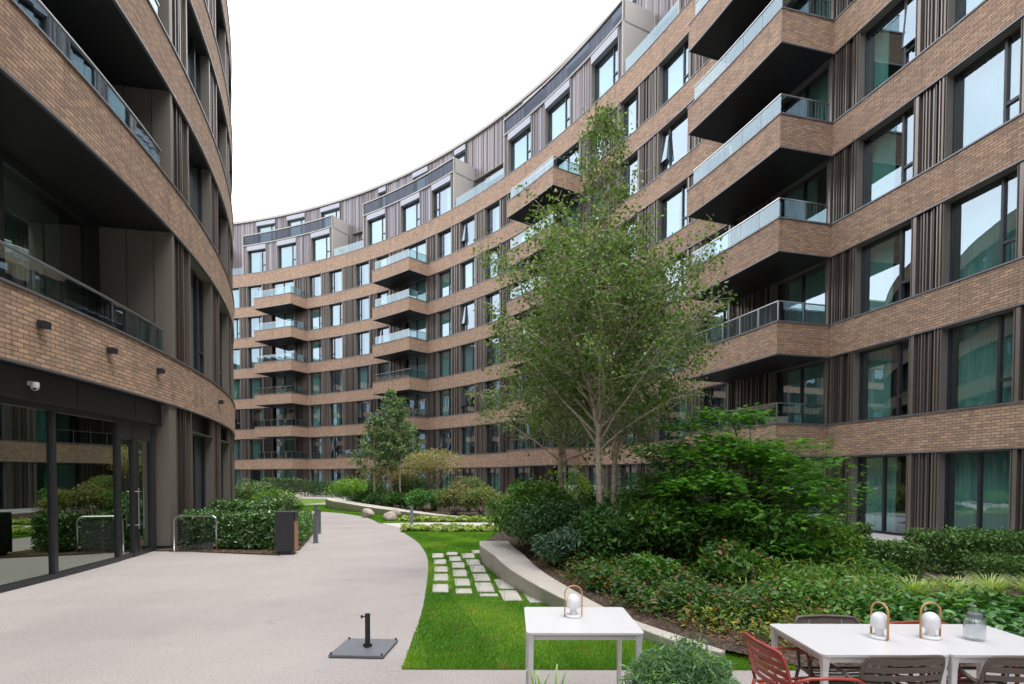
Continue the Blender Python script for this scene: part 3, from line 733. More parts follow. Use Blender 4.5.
def bladefield(name,poly,n,h,w,cols,avoid=(),z=.012,ymax=99,mat='grass_blade'):
    p=np.array(poly); x=rng.uniform(p[:,0].min(),p[:,0].max(),n*3); y0,y1=p[:,1].min(),min(p[:,1].max(),ymax)
    y=y0+(y1-y0)*rng.uniform(0,1,n*3)**1.5
    k=inpoly(x,y,poly)
    for (cx,cy,hx,hy) in avoid: k&=~((abs(x-cx)<hx)&(abs(y-cy)<hy))
    x,y=x[k][:n],y[k][:n]
    P=np.stack([x,y,np.full(len(x),z)],1)
    N=len(P); a=rng.uniform(0,6.28,N); d=np.stack([np.cos(a),np.sin(a),np.zeros(N)],1); hh=h*rng.uniform(.5,1.3,N); lean=rng.normal(size=(N,3))*.35*hh[:,None]; lean[:,2]=0
    ww=w*(.6+.12*y)[:,None]
    V=np.stack([P-d*ww/2,P+d*ww/2,P+lean+np.stack([0*x,0*x,hh],1)],1).reshape(-1,3); F=np.arange(N*3).reshape(-1,3)
    cols=np.array(cols); T=cols[rng.integers(0,len(cols),N)]*rng.uniform(.75,1.25,(N,1))
    # tufts of drier grass in a few worn places
    dry=(np.sin(x*5.1+1.7*np.sin(y*2.7))*np.cos(y*3.9+1.3*x+np.sin(x*7))+.35*np.sin(x*31)*np.sin(y*27)>.93); T[dry]=T[dry]*np.array([1.7,.85,2.2])
    st=np.sin(np.hypot(x+22,y-1)*4.8)>0; T[st]*=np.array([1.20,1.08,1.25]); T[~st]*=np.array([.84,.90,.82]); nz=np.sin(x*2.3+1.7*np.sin(y*1.1))+np.sin(y*3.1+2*np.sin(x*1.9))+.7*np.sin(x*9+y*7)*np.sin(y*8-x*5); T*=(1+.09*nz)[:,None]; T[:,0]*=1+.10*nz
    o=fastmesh(name,V,F,mat,T); o['kind']='stuff'; tag(o,'short mown green lawn grass','grass'); return o
av=[]
for _,L,_s in SL:
    for x,a,b in L: av.append((x,(a+b)/2,.11,(b-a)/2-.02))
bladefield('lawn_grass',lawn_poly,170000,.030,.006,[(.13,.33,.018),(.17,.38,.025),(.10,.26,.015),(.22,.36,.06)],av)
g2=bladefield('far_lawn_grass',lawn2,22000,.05,.02,[(.13,.32,.02),(.17,.36,.03),(.10,.25,.02)]); g2['label']='short mown lawn around the boulders beyond the crossing path'
# stepping slabs
for ri,(rn,L,sh) in enumerate(SL):
    for i,(x,a,b) in enumerate(L):
        m=MB(); w=.245 if ri<2 else .27; dx=(b-a)*-.13
        m.prism([(x-w/2,a),(x+w/2,a),(x+w/2+dx,b),(x-w/2+dx,b)],-.03,.03)
        o=m.build('stepping_slab','stone_slab',bevel=.004)
        tag(o,f'pale stepping slab, {ords[i]} one in the row {rn}' if len(L)>1 else f'lone pale stepping slab in the row {rn}','stepping slab','stepping slabs set in the lawn')
# seat walls
def seatwall(name,outer,inner_,z,label,th=None):
    n=min(len(outer),len(inner_)); m=MB()
    A=outer[:n];B=inner_[:n]
    for i in range(n-1):
        a0,a1,b0,b1=A[i],A[i+1],B[i],B[i+1]; z0,z1=z[i],z[i+1]
        f0=(a0[0]+(b0[0]-a0[0])*.10,a0[1]+(b0[1]-a0[1])*.10); f1=(a1[0]+(b1[0]-a1[0])*.10,a1[1]+(b1[1]-a1[1])*.10)
        m.quad([(*a0,z0),(*a1,z1),(*b1,z1),(*b0,z0)]); m.quad([(*f0,-.05),(*f1,-.05),(*a1,z1),(*a0,z0)]); m.quad([(*b1,-.05),(*b0,-.05),(*b0,z0),(*b1,z1)])
    m.quad([(*A[0],-.05),(*A[0],z[0]),(*B[0],z[0]),(*B[0],-.05)]); m.quad([(*A[-1],-.05),(*B[-1],-.05),(*B[-1],z[-1]),(*A[-1],z[-1])])
    o=m.build(name,'concrete',weld=True,bevel=.012); tag(o,label,'garden wall'); return o
def resamp(P,n):
    P=np.array(P); d=np.r_[0,np.cumsum(np.hypot(*np.diff(P,axis=0).T))]; t=np.linspace(0,d[-1],n); return [(float(np.interp(q,d,P[:,0])),float(np.interp(q,d,P[:,1]))) for q in t]
ow=resamp(smooth([(-.70,11.84),(-.66,11.2),(-.50,10.45),(-.1,8.95),(.30,7.9),(.72,7.02),(1.08,6.5),(1.41,6.0),(1.73,5.58),(2.06,5.33)]),28)
iw=resamp(smooth([(-.07,11.83),(.08,10.6),(.42,8.87),(.82,7.66),(1.14,6.82),(1.43,6.28),(1.78,5.82),(2.12,5.40)]),28)
zz_=[.40 if t<.3 else .40-.32*((t-.3)/.7)**.85 for t in np.linspace(0,1,28)]
seatwall('seat_wall',ow,iw,zz_,'long tapering pale concrete seat wall curving past the stepping slabs')
fo=resamp(smooth([(-10.4,30.6),(-9.6,29.0),(-8.3,27.5),(-6.9,25.9),(-5.2,24.3),(-3.6,23.0),(-2.2,22.3)]),22); fi=resamp(smooth([(-10.0,31.3),(-9.0,29.7),(-7.6,27.9),(-6.2,26.4),(-4.7,24.9),(-3.3,23.4),(-2.1,22.5)]),22)
seatwall('seat_wall',fo,fi,[.55-.40*t for t in np.linspace(0,1,22)],'far pale concrete seat wall below the distant trees')
# ================================================================== PLANTS
def blob(n,c,r,lump=5,seed=0,inner=.35,flatb=True):
    """points in a lumpy ellipsoid crown"""
    rd=np.random.default_rng(seed); c=np.array(c);r=np.array(r)
    L=rd.normal(size=(lump,3)); L/=np.linalg.norm(L,axis=1)[:,None]; L[:,2]=np.abs(L[:,2])*.9-.25; L*=rd.uniform(.45,.72,(lump,1)); lr=rd.uniform(.34,.55,lump)
    k=rd.integers(0,lump,n); d=rd.normal(size=(n,3)); d/=np.linalg.norm(d,axis=1)[:,None]
    rad=rd.uniform(inner,1,n)**.5
    q=L[k]+d*(lr[k]*rad)[:,None]
    q[:,2]=np.maximum(q[:,2],-.95)
    return c+q*r, c+L*r
def shrub(name,c,r,n,size,asp,cols,label,cat='shrub',group=None,lump=9,seed=1,mat='leaf',shape='diamond',up=.45,z0=0,stems=True,stemmat='bark',cw=None,inner=.3):
    e=empty(name,(c[0],c[1],z0)); 
    P,L=blob(n,(0,0,r[2]*.95),r,lump,seed,inner)
    leafcloud('foliage',P,size,asp,cols,mat,e,shape,up,cw=cw)
    if stems:
        m=MB(); rd=random.Random(seed)
        for l in L:
            a=rd.uniform(0,6.28); b=(.06*math.cos(a),.06*math.sin(a),-.02); md=((b[0]+l[0])*.5+rd.uniform(-.05,.05),(b[1]+l[1])*.5+rd.uniform(-.05,.05),l[2]*.45)
            m.tube([b,md,tuple(l)],[.014*r[2]+.004,.010*r[2]+.003,.004],5)
        m.build('stem',stemmat,e)
    tag(e,label,cat,group); return e
def hedge(name,path,w,h,n,label,cols,size=.055,seed=3,z0=0,mat='leaf_glossy',cw=None,low=.12):
    """clipped hedge: leaves filling a box that follows path"""
    e=empty(name,(path[0][0],path[0][1],z0)); rd=np.random.default_rng(seed); P=np.array(path,float); d=np.r_[0,np.cumsum(np.hypot(*np.diff(P,axis=0).T))]
    t=rd.uniform(0,d[-1],n); x=np.interp(t,d,P[:,0]); y=np.interp(t,d,P[:,1]); x2=np.interp(t+.05,d,P[:,0]);y2=np.interp(t+.05,d,P[:,1]); x1=np.interp(t-.05,d,P[:,0]);y1=np.interp(t-.05,d,P[:,1])
    tx,ty=x2-x1,y2-y1; l=np.hypot(tx,ty)+1e-9; nx,ny=-ty/l,tx/l
    hw=1+.10*np.sin(t*5.1)+.07*np.sin(t*13.7+1); 
    s=rd.uniform(-1,1,n); z=rd.uniform(0,1,n)
    # favour the outer shell
    sh=rd.random(n)<.72; side=rd.integers(0,3,n)
    s=np.where(sh&(side==0),-1+.14*rd.random(n),s); s=np.where(sh&(side==1),1-.14*rd.random(n),s); z=np.where(sh&(side==2),1-.10*rd.random(n),z)
    ee=np.minimum(t,d[-1]-t); hh=h*(1+.045*np.sin(t*4.3)+.035*np.sin(t*11)+.02*rd.normal(size=n))
    zz=low*rd.random(n)*1.0+z*(hh); off=s*w/2*hw*(1-.12*z**3)*np.minimum(1,.75+ee)
    Q=np.stack([x+nx*off-path[0][0],y+ny*off-path[0][1],zz+.02],1); Q+=rd.normal(size=(n,3))*.018
    leafcloud('foliage',Q,size,.55,cols,mat,e,'ovate' if size>.07 else 'diamond',.35,cw=cw)
    m=MB(); 
    for q in np.arange(.1,d[-1],.28):
        bx,by=np.interp(q,d,P[:,0])-path[0][0],np.interp(q,d,P[:,1])-path[0][1]
        for k in range(3):
            a=rd.uniform(0,6.28); m.tube([(bx,by,-.02),(bx+.12*math.cos(a),by+.12*math.sin(a),h*.45),(bx+.2*math.cos(a),by+.2*math.sin(a),h*.85)],[.012,.009,.004],4)
    m.build('stem','bark',e); tag(e,label,'hedge'); return e
# --- trees
def tube_path(p0,p1,n,wob,rd,sag=0):
    p0,p1=Vector(p0),Vector(p1); out=[]; 
    ax=(p1-p0); o1=Vector((rd.uniform(-1,1),rd.uniform(-1,1),0))*wob*ax.length; 
    for i in range(n+1):
        t=i/n; q=p0+ax*t+o1*math.sin(math.pi*t)+Vector((rd.uniform(-1,1),rd.uniform(-1,1),rd.uniform(-.5,.5)))*wob*.18*ax.length*(0 if i in(0,n) else 1); q.z-=sag*t*t*ax.length; out.append(q)
    return out
def birch(name,base,stems,env,nbr,nleaf,lsize,cols,label,group=None,seed=1,zlow=2.2,droop=.15,cw=None,mat='leaf',z0=0,rise=.9,barkm='birch_bark',shape='diamond',tw=.5):
    """stems: list of (top offset x,y,height,radius,base offset). env(z,angle)->crown radius at height z"""
    e=empty(name,(base[0],base[1],z0)); rd=random.Random(seed); tr=MB(); br=MB(); LP=[]; LH=[]
    for (tx,ty,hh,rad,bx,by,bend,*zs) in stems:
        zs=zs[0] if zs else 0
        n=14; pts=[]; rr=[]
        for i in range(n+1):
            t=i/n; pts.append(Vector((bx+(tx-bx)*t**1.3+bend*math.sin(t*3.1)+(.03*math.sin(t*17+bx*9) if not zs else 0),by+(ty-by)*t**1.3+(.03*math.cos(t*13) if not zs else 0),zs+(hh-zs)*t))); rr.append(rad*(1-t*.93)**.85+.004)
        rr[0]*=1.25 if not zs else 1; tr.tube(pts,rr,10)
        def at(z):
            t=max(0,min(1,(z-zs)/(hh-zs)))*n; i=min(int(t),n-1); return pts[i].lerp(pts[i+1],t-i), rr[i]+(rr[i+1]-rr[i])*(t-i)
        nb=int(nbr*(hh-zs)/9)
        for b in range(nb):
            f=(b+rd.random())/nb; zl=max(zlow,zs+.3); z=zl+(hh*.985-zl)*f; p,r0=at(z); ang=b*2.39996+rd.uniform(-.5,.5)
            ez=z+rise*(.9 if f<.8 else .5); L=env(ez,ang)*rd.uniform(.72,1.08)
            # bring branches to the envelope measured from the tree axis
            tip=Vector((math.cos(ang)*L,math.sin(ang)*L,min(z+rise*rd.uniform(.5,1.1)*(L*.75+.25),hh*1.0+.1)))
            tip.x+=p.x*(.5);tip.y+=p.y*.5
            if (tip-p).length<.15: tip=p+Vector((math.cos(ang)*.2,math.sin(ang)*.2,.25))
            bp=tube_path(p,tip,7,.06,rd,droop); bl=(bp[-1]-bp[0]).length
            br.tube(bp,[max(.003,min(r0*.5,.007+bl*.008)*(1-.85*i/7)) for i in range(8)],6)
            ns=int(5+bl*7)
            for s in range(ns):
                t=.22+.78*(s+rd.random())/ns; i=min(int(t*7),6); q=bp[i].lerp(bp[i+1],t*7-i)
                d=(bp[-1]-bp[0]).normalized(); a=Vector((rd.uniform(-1,1),rd.uniform(-1,1),rd.uniform(-.6,.6))); a=(a+d*.7).normalized(); sl=rd.uniform(.18,tw)*(.6+.5*bl*.4)
                e2=q+a*sl; e2.z-=sl*droop*1.6; sp=tube_path(q,e2,3,.08,rd,droop*1.2); br.tube(sp,[.0045,.0035,.0026,.0015],4)
                k=max(1,int(nleaf*sl/.4*rd.choice((.25,.7,1.0,1.9))))
                for _ in range(k):
                    tt=rd.random(); i=min(int(tt*3),2); w=sp[i].lerp(sp[i+1],tt*3-i); s_=.075
                    LP.append((w.x+rd.gauss(0,s_),w.y+rd.gauss(0,s_),w.z+rd.gauss(0,s_)-.02)); LH.append((a.x,a.y,-.8))
    tr.build('trunk',barkm,e,smooth=True); br.build('branch',barkm,e,smooth=True)
    leafcloud('crown',LP,lsize,.72,cols,mat,e,shape,.35,head=np.array(LH),cw=cw); tag(e,label,'tree',group); return e
def env_main(z,a):
    # crown radius of the big birch by height
    return float(np.interp(z,[2.0,2.6,3.3,4.2,5.0,5.6,6.1,6.6,7.2,7.8,8.3],[.6,1.35,1.85,2.0,1.9,1.6,1.15,.8,.55,.32,.1]))+(.2*max(0,1-abs(z-7.3)/.5) if math.cos(a)>.75 else 0)
birch('birch_tree',(1.50,9.5),[(.06,.05,7.9,.060,0,0,0),(-.75,.1,5.6,.034,.01,0.03,.0,2.15)],env_main,92,17,.058,[(.062,.115,.030),(.10,.165,.045),(.14,.21,.07),(.045,.085,.022)],'tallest pale birch, left trunk of the close pair, its crown ending in a thin spire',seed=4,zlow=2.1,droop=.12,z0=.1,rise=1.45,cw=[.35,.35,.2,.1])
birch('birch_tree',(1.80,9.95),[(.35,.1,6.1,.052,0,0,.0),(.95,.0,5.6,.034,.02,0.03,.0,2.0)],lambda z,a:float(np.interp(z,[1.8,2.6,3.6,4.6,5.2,5.8,6.3],[.5,1.3,1.9,1.75,1.2,.6,.2])),76,19,.056,[(.062,.115,.030),(.10,.165,.045),(.14,.21,.07),(.045,.085,.022)],'pale birch with the right-hand trunk of the close pair above the maple',seed=9,zlow=2.1,droop=.12,z0=.1,rise=1.3,cw=[.4,.3,.15,.15])
birch('birch_tree',(1.10,11.2),[(-.35,.0,6.2,.055,0,0,-.02),(-.9,.1,4.9,.03,.0,0,.0,1.9)],lambda z,a:float(np.interp(z,[1.3,1.9,2.8,3.8,4.8,5.6,6.3],[.5,1.2,1.85,1.75,1.2,.6,.2])),74,18,.060,[(.066,.12,.030),(.11,.175,.045),(.15,.22,.07),(.05,.09,.022)],'shorter birch standing apart left of the close pair, its low twigs hanging',seed=15,zlow=1.9,droop=.26,z0=.1,rise=1.0,cw=[.4,.35,.15,.1])
# far trees
fc=[(.06,.12,.045),(.09,.16,.06),(.15,.22,.12),(.035,.075,.03)]
birch('slender_tree',(-7.15,28.6),[(-.05,0,4.9,.07,0,0,.03)],lambda z,a:float(np.interp(z,[1.6,2.3,3.2,4.2,5.0],[.5,1.05,1.15,.8,.2])),60,15,.11,fc,'left one of three slender trees behind the far seat wall',seed=21,zlow=1.8,droop=.15,tw=.4)
birch('slender_tree',(-6.35,29.0),[(-.1,0,6.35,.075,0,0,0)],lambda z,a:float(np.interp(z,[2,2.6,3.4,4.6,5.6,6.4],[.5,.95,1.2,1.15,.7,.15])),72,16,.11,fc,'middle and tallest of three slender trees behind the far seat wall',seed=22,zlow=2.1,droop=.15,tw=.4)
birch('slender_tree',(-5.75,28.2),[(.1,0,5.7,.06,0,0,0)],lambda z,a:float(np.interp(z,[2,2.6,3.4,4.6,5.6],[.5,1.0,1.15,.9,.2])),64,15,.11,fc,'right one of three slender trees behind the far seat wall',seed=23,zlow=2.1,droop=.15,tw=.4)
def shrubtree(pos,h,rx,cols,label,seed,n=5000,size=.1,name='multi_stem_tree',cw=None,mat='leaf',shape='diamond',cat='tree',lump=16,trunkr=.03,z0=0,low=.35,ry=None,up=.55,inner=.25):
    e=empty(name,(pos[0],pos[1],z0)); P,L=blob(n,(0,0,h*(low+(1-low)/2)),(rx*1.35,(ry or rx)*1.35,h*(1-low)*.62),lump,seed,inner)
    leafcloud('crown',P,size,.6,cols,mat,e,shape,up,cw=cw)
    m=MB(); rd=random.Random(seed)
    for i,l in enumerate(L):
        a=rd.uniform(0,6.28); b=Vector((.12*math.cos(a),.12*math.sin(a),-.02)); l=Vector(l); md=b.lerp(l,.5)+Vector((rd.uniform(-.1,.1),rd.uniform(-.1,.1),h*.06))
        m.tube([b,b.lerp(md,.5)+Vector((0,0,.05*h)),md,l],[trunkr,trunkr*.8,trunkr*.55,.006],6)
    m.build('trunk','bark',e,smooth=True); tag(e,label,cat); return e
shrubtree((-3.9,27.6),3.3,1.35,[(.20,.17,.07),(.13,.15,.05),G_PINK,(.16,.2,.09)],'spreading pinkish tan small tree to the right of the slender trees',31,5200,.085,low=.42)
shrubtree((-6.9,30.5),2.6,1.2,[(.20,.16,.08),G_PINK,(.12,.13,.05)],'rusty small tree hidden low behind the slender trunks',32,2600,.09,low=.4)
# maple
def maple():
    e=empty('maple_tree',(3.5,9.6,.15)); rd=np.random.default_rng(41); P=[];H=[]
    m=MB(); tiers=[]
    for i in range(135):
        a=rd.uniform(0,6.28); rr=1.95*math.sqrt(rd.uniform(.0,1)); top=2.75*(1-(rr/2.5)**2); zt=top*rd.uniform(.25,1) if i%3 else top*rd.uniform(.86,1)
        tiers.append((rr*math.cos(a),rr*math.sin(a)*.8,max(.45,zt)))
    tiers=[(x*.72 if x<0 else x,y,z) for x,y,z in tiers]
    tiers+= [(1.7,-.3,1.65),(1.95,-.35,1.5),(1.6,-.5,1.9),(-.2,-.2,2.75),(.5,-.3,2.7),(-1.2,-.6,2.1),(1.2,-.7,2.2),(.2,-1.1,2.1),(.9,-1.2,1.5),(-.6,-1.3,1.6)]
    limbs=[(math.cos(q)*.75,math.sin(q)*.6,1.15+.25*(i%2)) for i,q in enumerate(np.linspace(0,5.5,7))]
    for l in limbs: m.tube([(0,0,-.05),(l[0]*.25,l[1]*.25,.45),(l[0]*.7,l[1]*.7,.9),l],[.06,.05,.038,.026],7)
    for (cx,cy,cz) in tiers:
        n=int(rd.uniform(120,210)); w=rd.uniform(.30,.5); q=rd.normal(size=(n,3))*np.array([w*.55,w*.5,.06]); q[:,2]-=.25*(q[:,0]**2+q[:,1]**2)
        P.append(q+np.array([cx,cy,cz])); hd=q.copy(); hd[:,2]=-.08; hd[:,0]+=cx*.3; hd[:,1]+=cy*.3; H.append(hd)
        l=min(limbs,key=lambda L:(L[0]-cx)**2+(L[1]-cy)**2); md=((l[0]+cx)/2,(l[1]+cy)/2,(l[2]+cz)/2+.1)
        m.tube([l,md,(cx,cy,cz)],[.014,.010,.004],5)
    P=np.concatenate(P);H=np.concatenate(H); H/=np.linalg.norm(H,axis=1)[:,None]+.01
    leafcloud('crown',P,.105,1.0,[(.035,.11,.014),(.055,.16,.018),(.10,.24,.022),(.05,.13,.03)],'leaf',e,'maple',.74,head=H,cw=[.3,.35,.2,.15])
    m.build('trunk','bark',e,smooth=True); tag(e,'broad bushy maple with layered dark green leaves right of the pale birch trunks','tree')
maple()
shrub('shrub',(1.0,12.2),(1.0,.9,1.05),3000,.085,.5,[G_LIME,G_YEL,G_LITE],'yellow green shrub glowing behind the left birch trunk',seed=51,z0=.25,cw=[.5,.2,.3])
shrub('shrub',(0.45,11.3),(1.05,.9,.88),5200,.10,.42,[G_MID,G_LITE,G_DARK,(.10,.2,.03)],'tall mid green shrub at the far tip of the seat wall',seed=52,z0=.2,lump=14)
shrub('shrub',(0.75,10.1),(.95,.8,.66),7500,.085,.28,[G_DARK,(.03,.09,.03),G_MID],'dark feathery shrub spilling over the seat wall near its tip',seed=53,z0=.25,lump=12,shape='blade',mat='leaf_glossy')
shrub('shrub',(1.75,8.9),(.95,.6,.62),5600,.11,.38,[G_DARK,G_MID,(.05,.12,.05)],'dark green shrub wrapping the feet of the two close birch trunks',seed=54,z0=.25,lump=12)
shrub('shrub',(1.75,10.9),(.8,.5,.72),3600,.10,.45,[(.06,.14,.03),G_MID,G_DARK],'mid green shrub close behind the pair of birch trunks',seed=161,z0=.25,lump=11)
shrub('shrub',(2.9,11.9),(1.3,.7,.85),5200,.11,.45,[G_MID,G_DARK,G_LITE],'wide dark shrub at the back of the bed behind the maple',seed=162,z0=.2,lump=14)
shrub('shrub',(5.6,10.9),(.8,.6,.36),2600,.09,.45,[G_MID,G_LITE,(.14,.2,.08)],'low loose shrub between the maple and the patio doors',seed=163,z0=.1,lump=10)
shrub('shrub',(2.6,8.7),(.9,.75,.72),4800,.10,.48,[G_MID,G_DARK,G_LITE,G_BRN],'leafy shrub with reddish stems in front of the maple\'s left half',seed=55,z0=.25,lump=13,cw=[.42,.34,.18,.06])
shrub('shrub',(3.9,8.6),(.95,.75,.66),4600,.11,.48,[G_MID,G_DARK,G_LITE],'leafy shrub below the middle of the maple',seed=56,z0=.2,lump=13,cw=[.4,.4,.2])
shrub('shrub',(1.0,8.95),(.62,.5,.45),4200,.085,.26,[(.05,.10,.07),G_DARK,(.08,.15,.11)],'low bluish feathery shrub just behind the seat wall',seed=57,z0=.25,shape='blade',mat='leaf_glossy')
shrub('shrub',(3.0,7.5),(.6,.5,.40),2300,.085,.5,[G_MID,G_LITE,G_DARK,G_BRN],'small leafy bush at the mulch edge left of the green perennials',seed=58,z0=.2,cw=[.4,.25,.25,.1])
shrub('shrub',(1.95,7.7),(.42,.4,.30),1500,.07,.5,[G_MID,G_LITE],'small bright bush in the mulch behind the middle of the seat wall',seed=59,z0=.2)
shrub('shrub',(4.9,8.9),(.8,.6,.55),3000,.08,.5,[G_MID,G_LITE,G_LIME],'bright bush under the right tip of the maple',seed=60,z0=.15,lump=11)
# perennials: loose leafy drifts, nobody could count the stems
def drift(name,poly,n,size,h,cols,label,seed,shape='ovate',asp=.6,mat='leaf',cw=None,up=.6,cl=60):
    rd=np.random.default_rng(seed); p=np.array(poly); K=cl; cx=rd.uniform(p[:,0].min(),p[:,0].max(),K*6); cy=rd.uniform(p[:,1].min(),p[:,1].max(),K*6); k=inpoly(cx,cy,poly); cx,cy=cx[k][:K],cy[k][:K]; K=len(cx)
    hh=h*rd.uniform(.55,1.15,K); i=rd.integers(0,K,n); d=rd.normal(size=(n,3)); d/=np.linalg.norm(d,axis=1)[:,None]; rad=rd.uniform(.5,1,n)
    w=.30*rd.uniform(.7,1.2,K)
    x=cx[i]+d[:,0]*w[i]*rad; y=cy[i]+d[:,1]*w[i]*rad; z=np.array([bedz(a,b) for a,b in zip(x,y)])+.03+np.abs(d[:,2])*hh[i]*rad
    o=leafcloud(name,np.stack([x,y,z],1),size,asp,cols,mat,None,shape,up,cw=cw); tag(o,label,'plants'); o['kind']='stuff'; return o
drift('perennial_plants',[(2.7,7.2),(3.9,5.9),(5.1,6.5),(7.4,6.4),(5.1,6.9),(4.9,8.6),(6.3,8.7),(5.4,10.2),(4.2,10.2),(3.2,8.8)],46000,.072,.36,[(.07,.16,.035),(.12,.23,.05),G_DARK,(.10,.2,.07)],'dense carpet of leafy green perennials behind the dining tables',61,cl=170,cw=[.38,.27,.2,.15])
drift('perennial_plants',[(3.5,6.5),(4.4,5.3),(7.8,5.3),(7.8,6.5),(5.0,6.7)],16000,.105,.27,[(.05,.15,.03),(.08,.22,.04),(.035,.10,.02)],'glossy broad leaved ground cover directly behind the dining tables',62,cl=85,mat='leaf_glossy')
drift('perennial_plants',[(1.05,7.55),(1.95,6.15),(3.3,6.1),(3.6,7.6),(3.0,8.3),(.75,9.3)],21000,.065,.38,[G_MID,G_DARK,G_BRN,G_LITE,G_BLUE],'thin mixed plants with rusty stems scattered over the mulch behind the seat wall',63,cl=150,cw=[.3,.25,.15,.15,.15],asp=.45)
drift('perennial_plants',[(2.9,7.0),(4.2,6.2),(5.6,6.9),(5.0,8.4),(5.4,9.6),(3.6,8.8)],5200,.11,.52,[(.14,.24,.06),(.10,.19,.05),G_YEL,G_BRN],'taller loose yellow green stems rising out of the leafy carpet',67,cl=60,asp=.2,shape='blade',up=.2,cw=[.5,.36,.07,.07])
drift('perennial_plants',[(2.0,6.1),(2.6,5.5),(3.7,5.6),(3.9,6.3),(3.0,6.8)],3000,.06,.24,[G_BRN,G_MID,G_LITE,G_YEL],'sparse reddish low plants over bare mulch by the red chair',64,cl=40,asp=.45)
drift('perennial_plants',[(4.6,10.3),(5.6,9.0),(6.8,11.5),(6.5,13),(4.8,12.5)],8000,.085,.34,[G_MID,G_GREY,G_LITE,G_DARK],'grey green low planting between the maple and the hedges',65,cl=60)
drift('perennial_plants',[(1,12.5),(3,12),(6,12),(7,16),(3,17),(1,17)],9000,.1,.5,[G_MID,G_LITE,G_DARK],'green planting deep in the bed behind the maple',66,cl=90)
# sedge tufts and strappy plants
def tuft(name,c,r,h,n,cols,label,seed,w=.012,cat='ornamental grass',group=None,z0=None):
    z0=bedz(*c) if z0 is None else z0
    rd=np.random.default_rng(seed); V=[];F=[];T=[]; cols=np.array(cols)
    for i in range(n):
        a=rd.uniform(0,6.28); L=h*rd.uniform(.7,1.25); out=r*rd.uniform(.25,1.1); b=rd.normal(size=2)*.03; sd=np.array([-math.sin(a),math.cos(a),0])*w*rd.uniform(.7,1.2); col=cols[rd.integers(len(cols))]*rd.uniform(.8,1.2)
        k0=len(V)
        for j,t in enumerate((0,.35,.65,.86,1)):
            p=np.array([b[0]+math.cos(a)*out*t**1.2,b[1]+math.sin(a)*out*t**1.2,L*(t-.42*t**3)]); ww=sd*(1-.9*t**2)
            V.append(p-ww/2);V.append(p+ww/2)
        for j in range(4): F.append((k0+2*j,k0+2*j+1,k0+2*j+3,k0+2*j+2)); T.append(col)
    o=fastmesh(name,np.array(V),np.array(F),'leaf',np.array(T)); o.location=(c[0],c[1],z0); tag(o,label,cat,group); return o
VC=[(.32,.38,.16),(.42,.46,.25),(.2,.3,.1)]
for i,(c,lb) in enumerate((((6.1,7.5),'largest pale variegated sedge tuft, right of centre behind the big tables'),((5.45,7.4),'pale variegated sedge tuft left of the largest one'),((6.75,7.7),'pale variegated sedge tuft right of the largest one, below the low hedge'),((4.95,10.6),'small pale sedge tuft left of the wavy hedge'),((7.4,7.7),'rightmost pale sedge tuft at the edge of the frame'))):
    tuft('sedge_tuft',c,.50,.46,320,VC,lb,70+i,.012,group='variegated sedge tufts')
SB=[(.05,.11,.06),(.07,.14,.08),(.035,.08,.04)]
for i,(c,lb) in enumerate((((1.25,7.75),'strappy dark bluish plant arching onto the seat wall, nearest the shrubs'),((1.6,7.35),'strappy dark bluish plant second along the seat wall'),((2.35,7.1),'strappy bluish plant out in the mulch right of the seat wall'),((2.9,6.6),'strappy bluish plant nearest the dining tables in the mulch'),((.75,8.9),'strappy dark plant at the foot of the feathery shrubs'))):
    tuft('strappy_plant',c,.38,.34,120,SB,lb,80+i,.022,'plant','strappy plants behind the seat wall')
# hedges on the right
HC=[(.03,.08,.02),(.055,.13,.03),(.09,.18,.035),(.13,.22,.05)]
hedge('hedge',[(7.5,10.2),(9.0,10.0),(11.0,10.0)],.95,.58,24000,'tall clipped hedge at the right edge in front of the glazed doors',HC,.062,91,.06)
hedge('hedge',[(5.2,11.3),(5.7,10.4),(6.3,9.7),(6.9,9.2)],.8,.46,16000,'wavy lower clipped hedge curving left of the tall hedge',HC,.055,92,.1)
hedge('hedge',[(7.5,8.9),(8.4,8.8),(10.2,8.9)],.6,.30,9000,'lowest clipped hedge at the right edge below the tall hedge',HC,.05,93,.1)
hedge('hedge',[(6.4,12.0),(7.7,12.0)],.7,.60,8000,'loose bushy hedge by the patio doors behind the wavy hedge',[G_MID,G_LITE,G_DARK,(.1,.16,.04)],.065,94,.06)
hedge('hedge',[(9.6,12.0),(9.8,10.8)],.7,.5,5000,'hedge return running towards the building behind the tall hedge',HC,.06,95,.06)
# hedges on the left
hedge('hedge',[(-7.95,13.55),(-6.8,13.5),(-5.6,13.35)],.85,.74,15000,'dark clipped hedge behind the bike stand and the litter bin',[G_DARK,(.06,.14,.03),(.09,.19,.045),(.30,.36,.26)],.072,101,.02,cw=[.34,.34,.22,.10])
hedge('hedge',[(-5.5,13.6),(-5.95,15.4),(-6.5,17.2)],.5,.55,9000,'low soft green hedge running back along the path beside the bollards',[G_LITE,G_MID,(.1,.2,.05)],.05,102,.02)
hedge('hedge',[(-8.75,16.2),(-7.6,16.3),(-6.9,16.6)],1.1,.88,11000,'taller dark clipped hedge behind the front left hedge',[G_MID,(.09,.18,.05),(.20,.27,.15)],.075,103,.02,cw=[.45,.4,.15])
hedge('hedge',[(-8.9,19.5),(-7.9,19.7)],1.1,.85,6000,'third dark clipped hedge further back on the left',[G_DARK,G_MID,(.12,.18,.1)],.065,104,.02)
hedge('hedge',[(-17.8,47.6),(-14.5,46.6),(-11.6,45.0)],1.0,1.15,9000,'long far hedge standing against the back of the crescent building',[G_DARK,G_MID,(.05,.12,.04)],.11,105,.02)
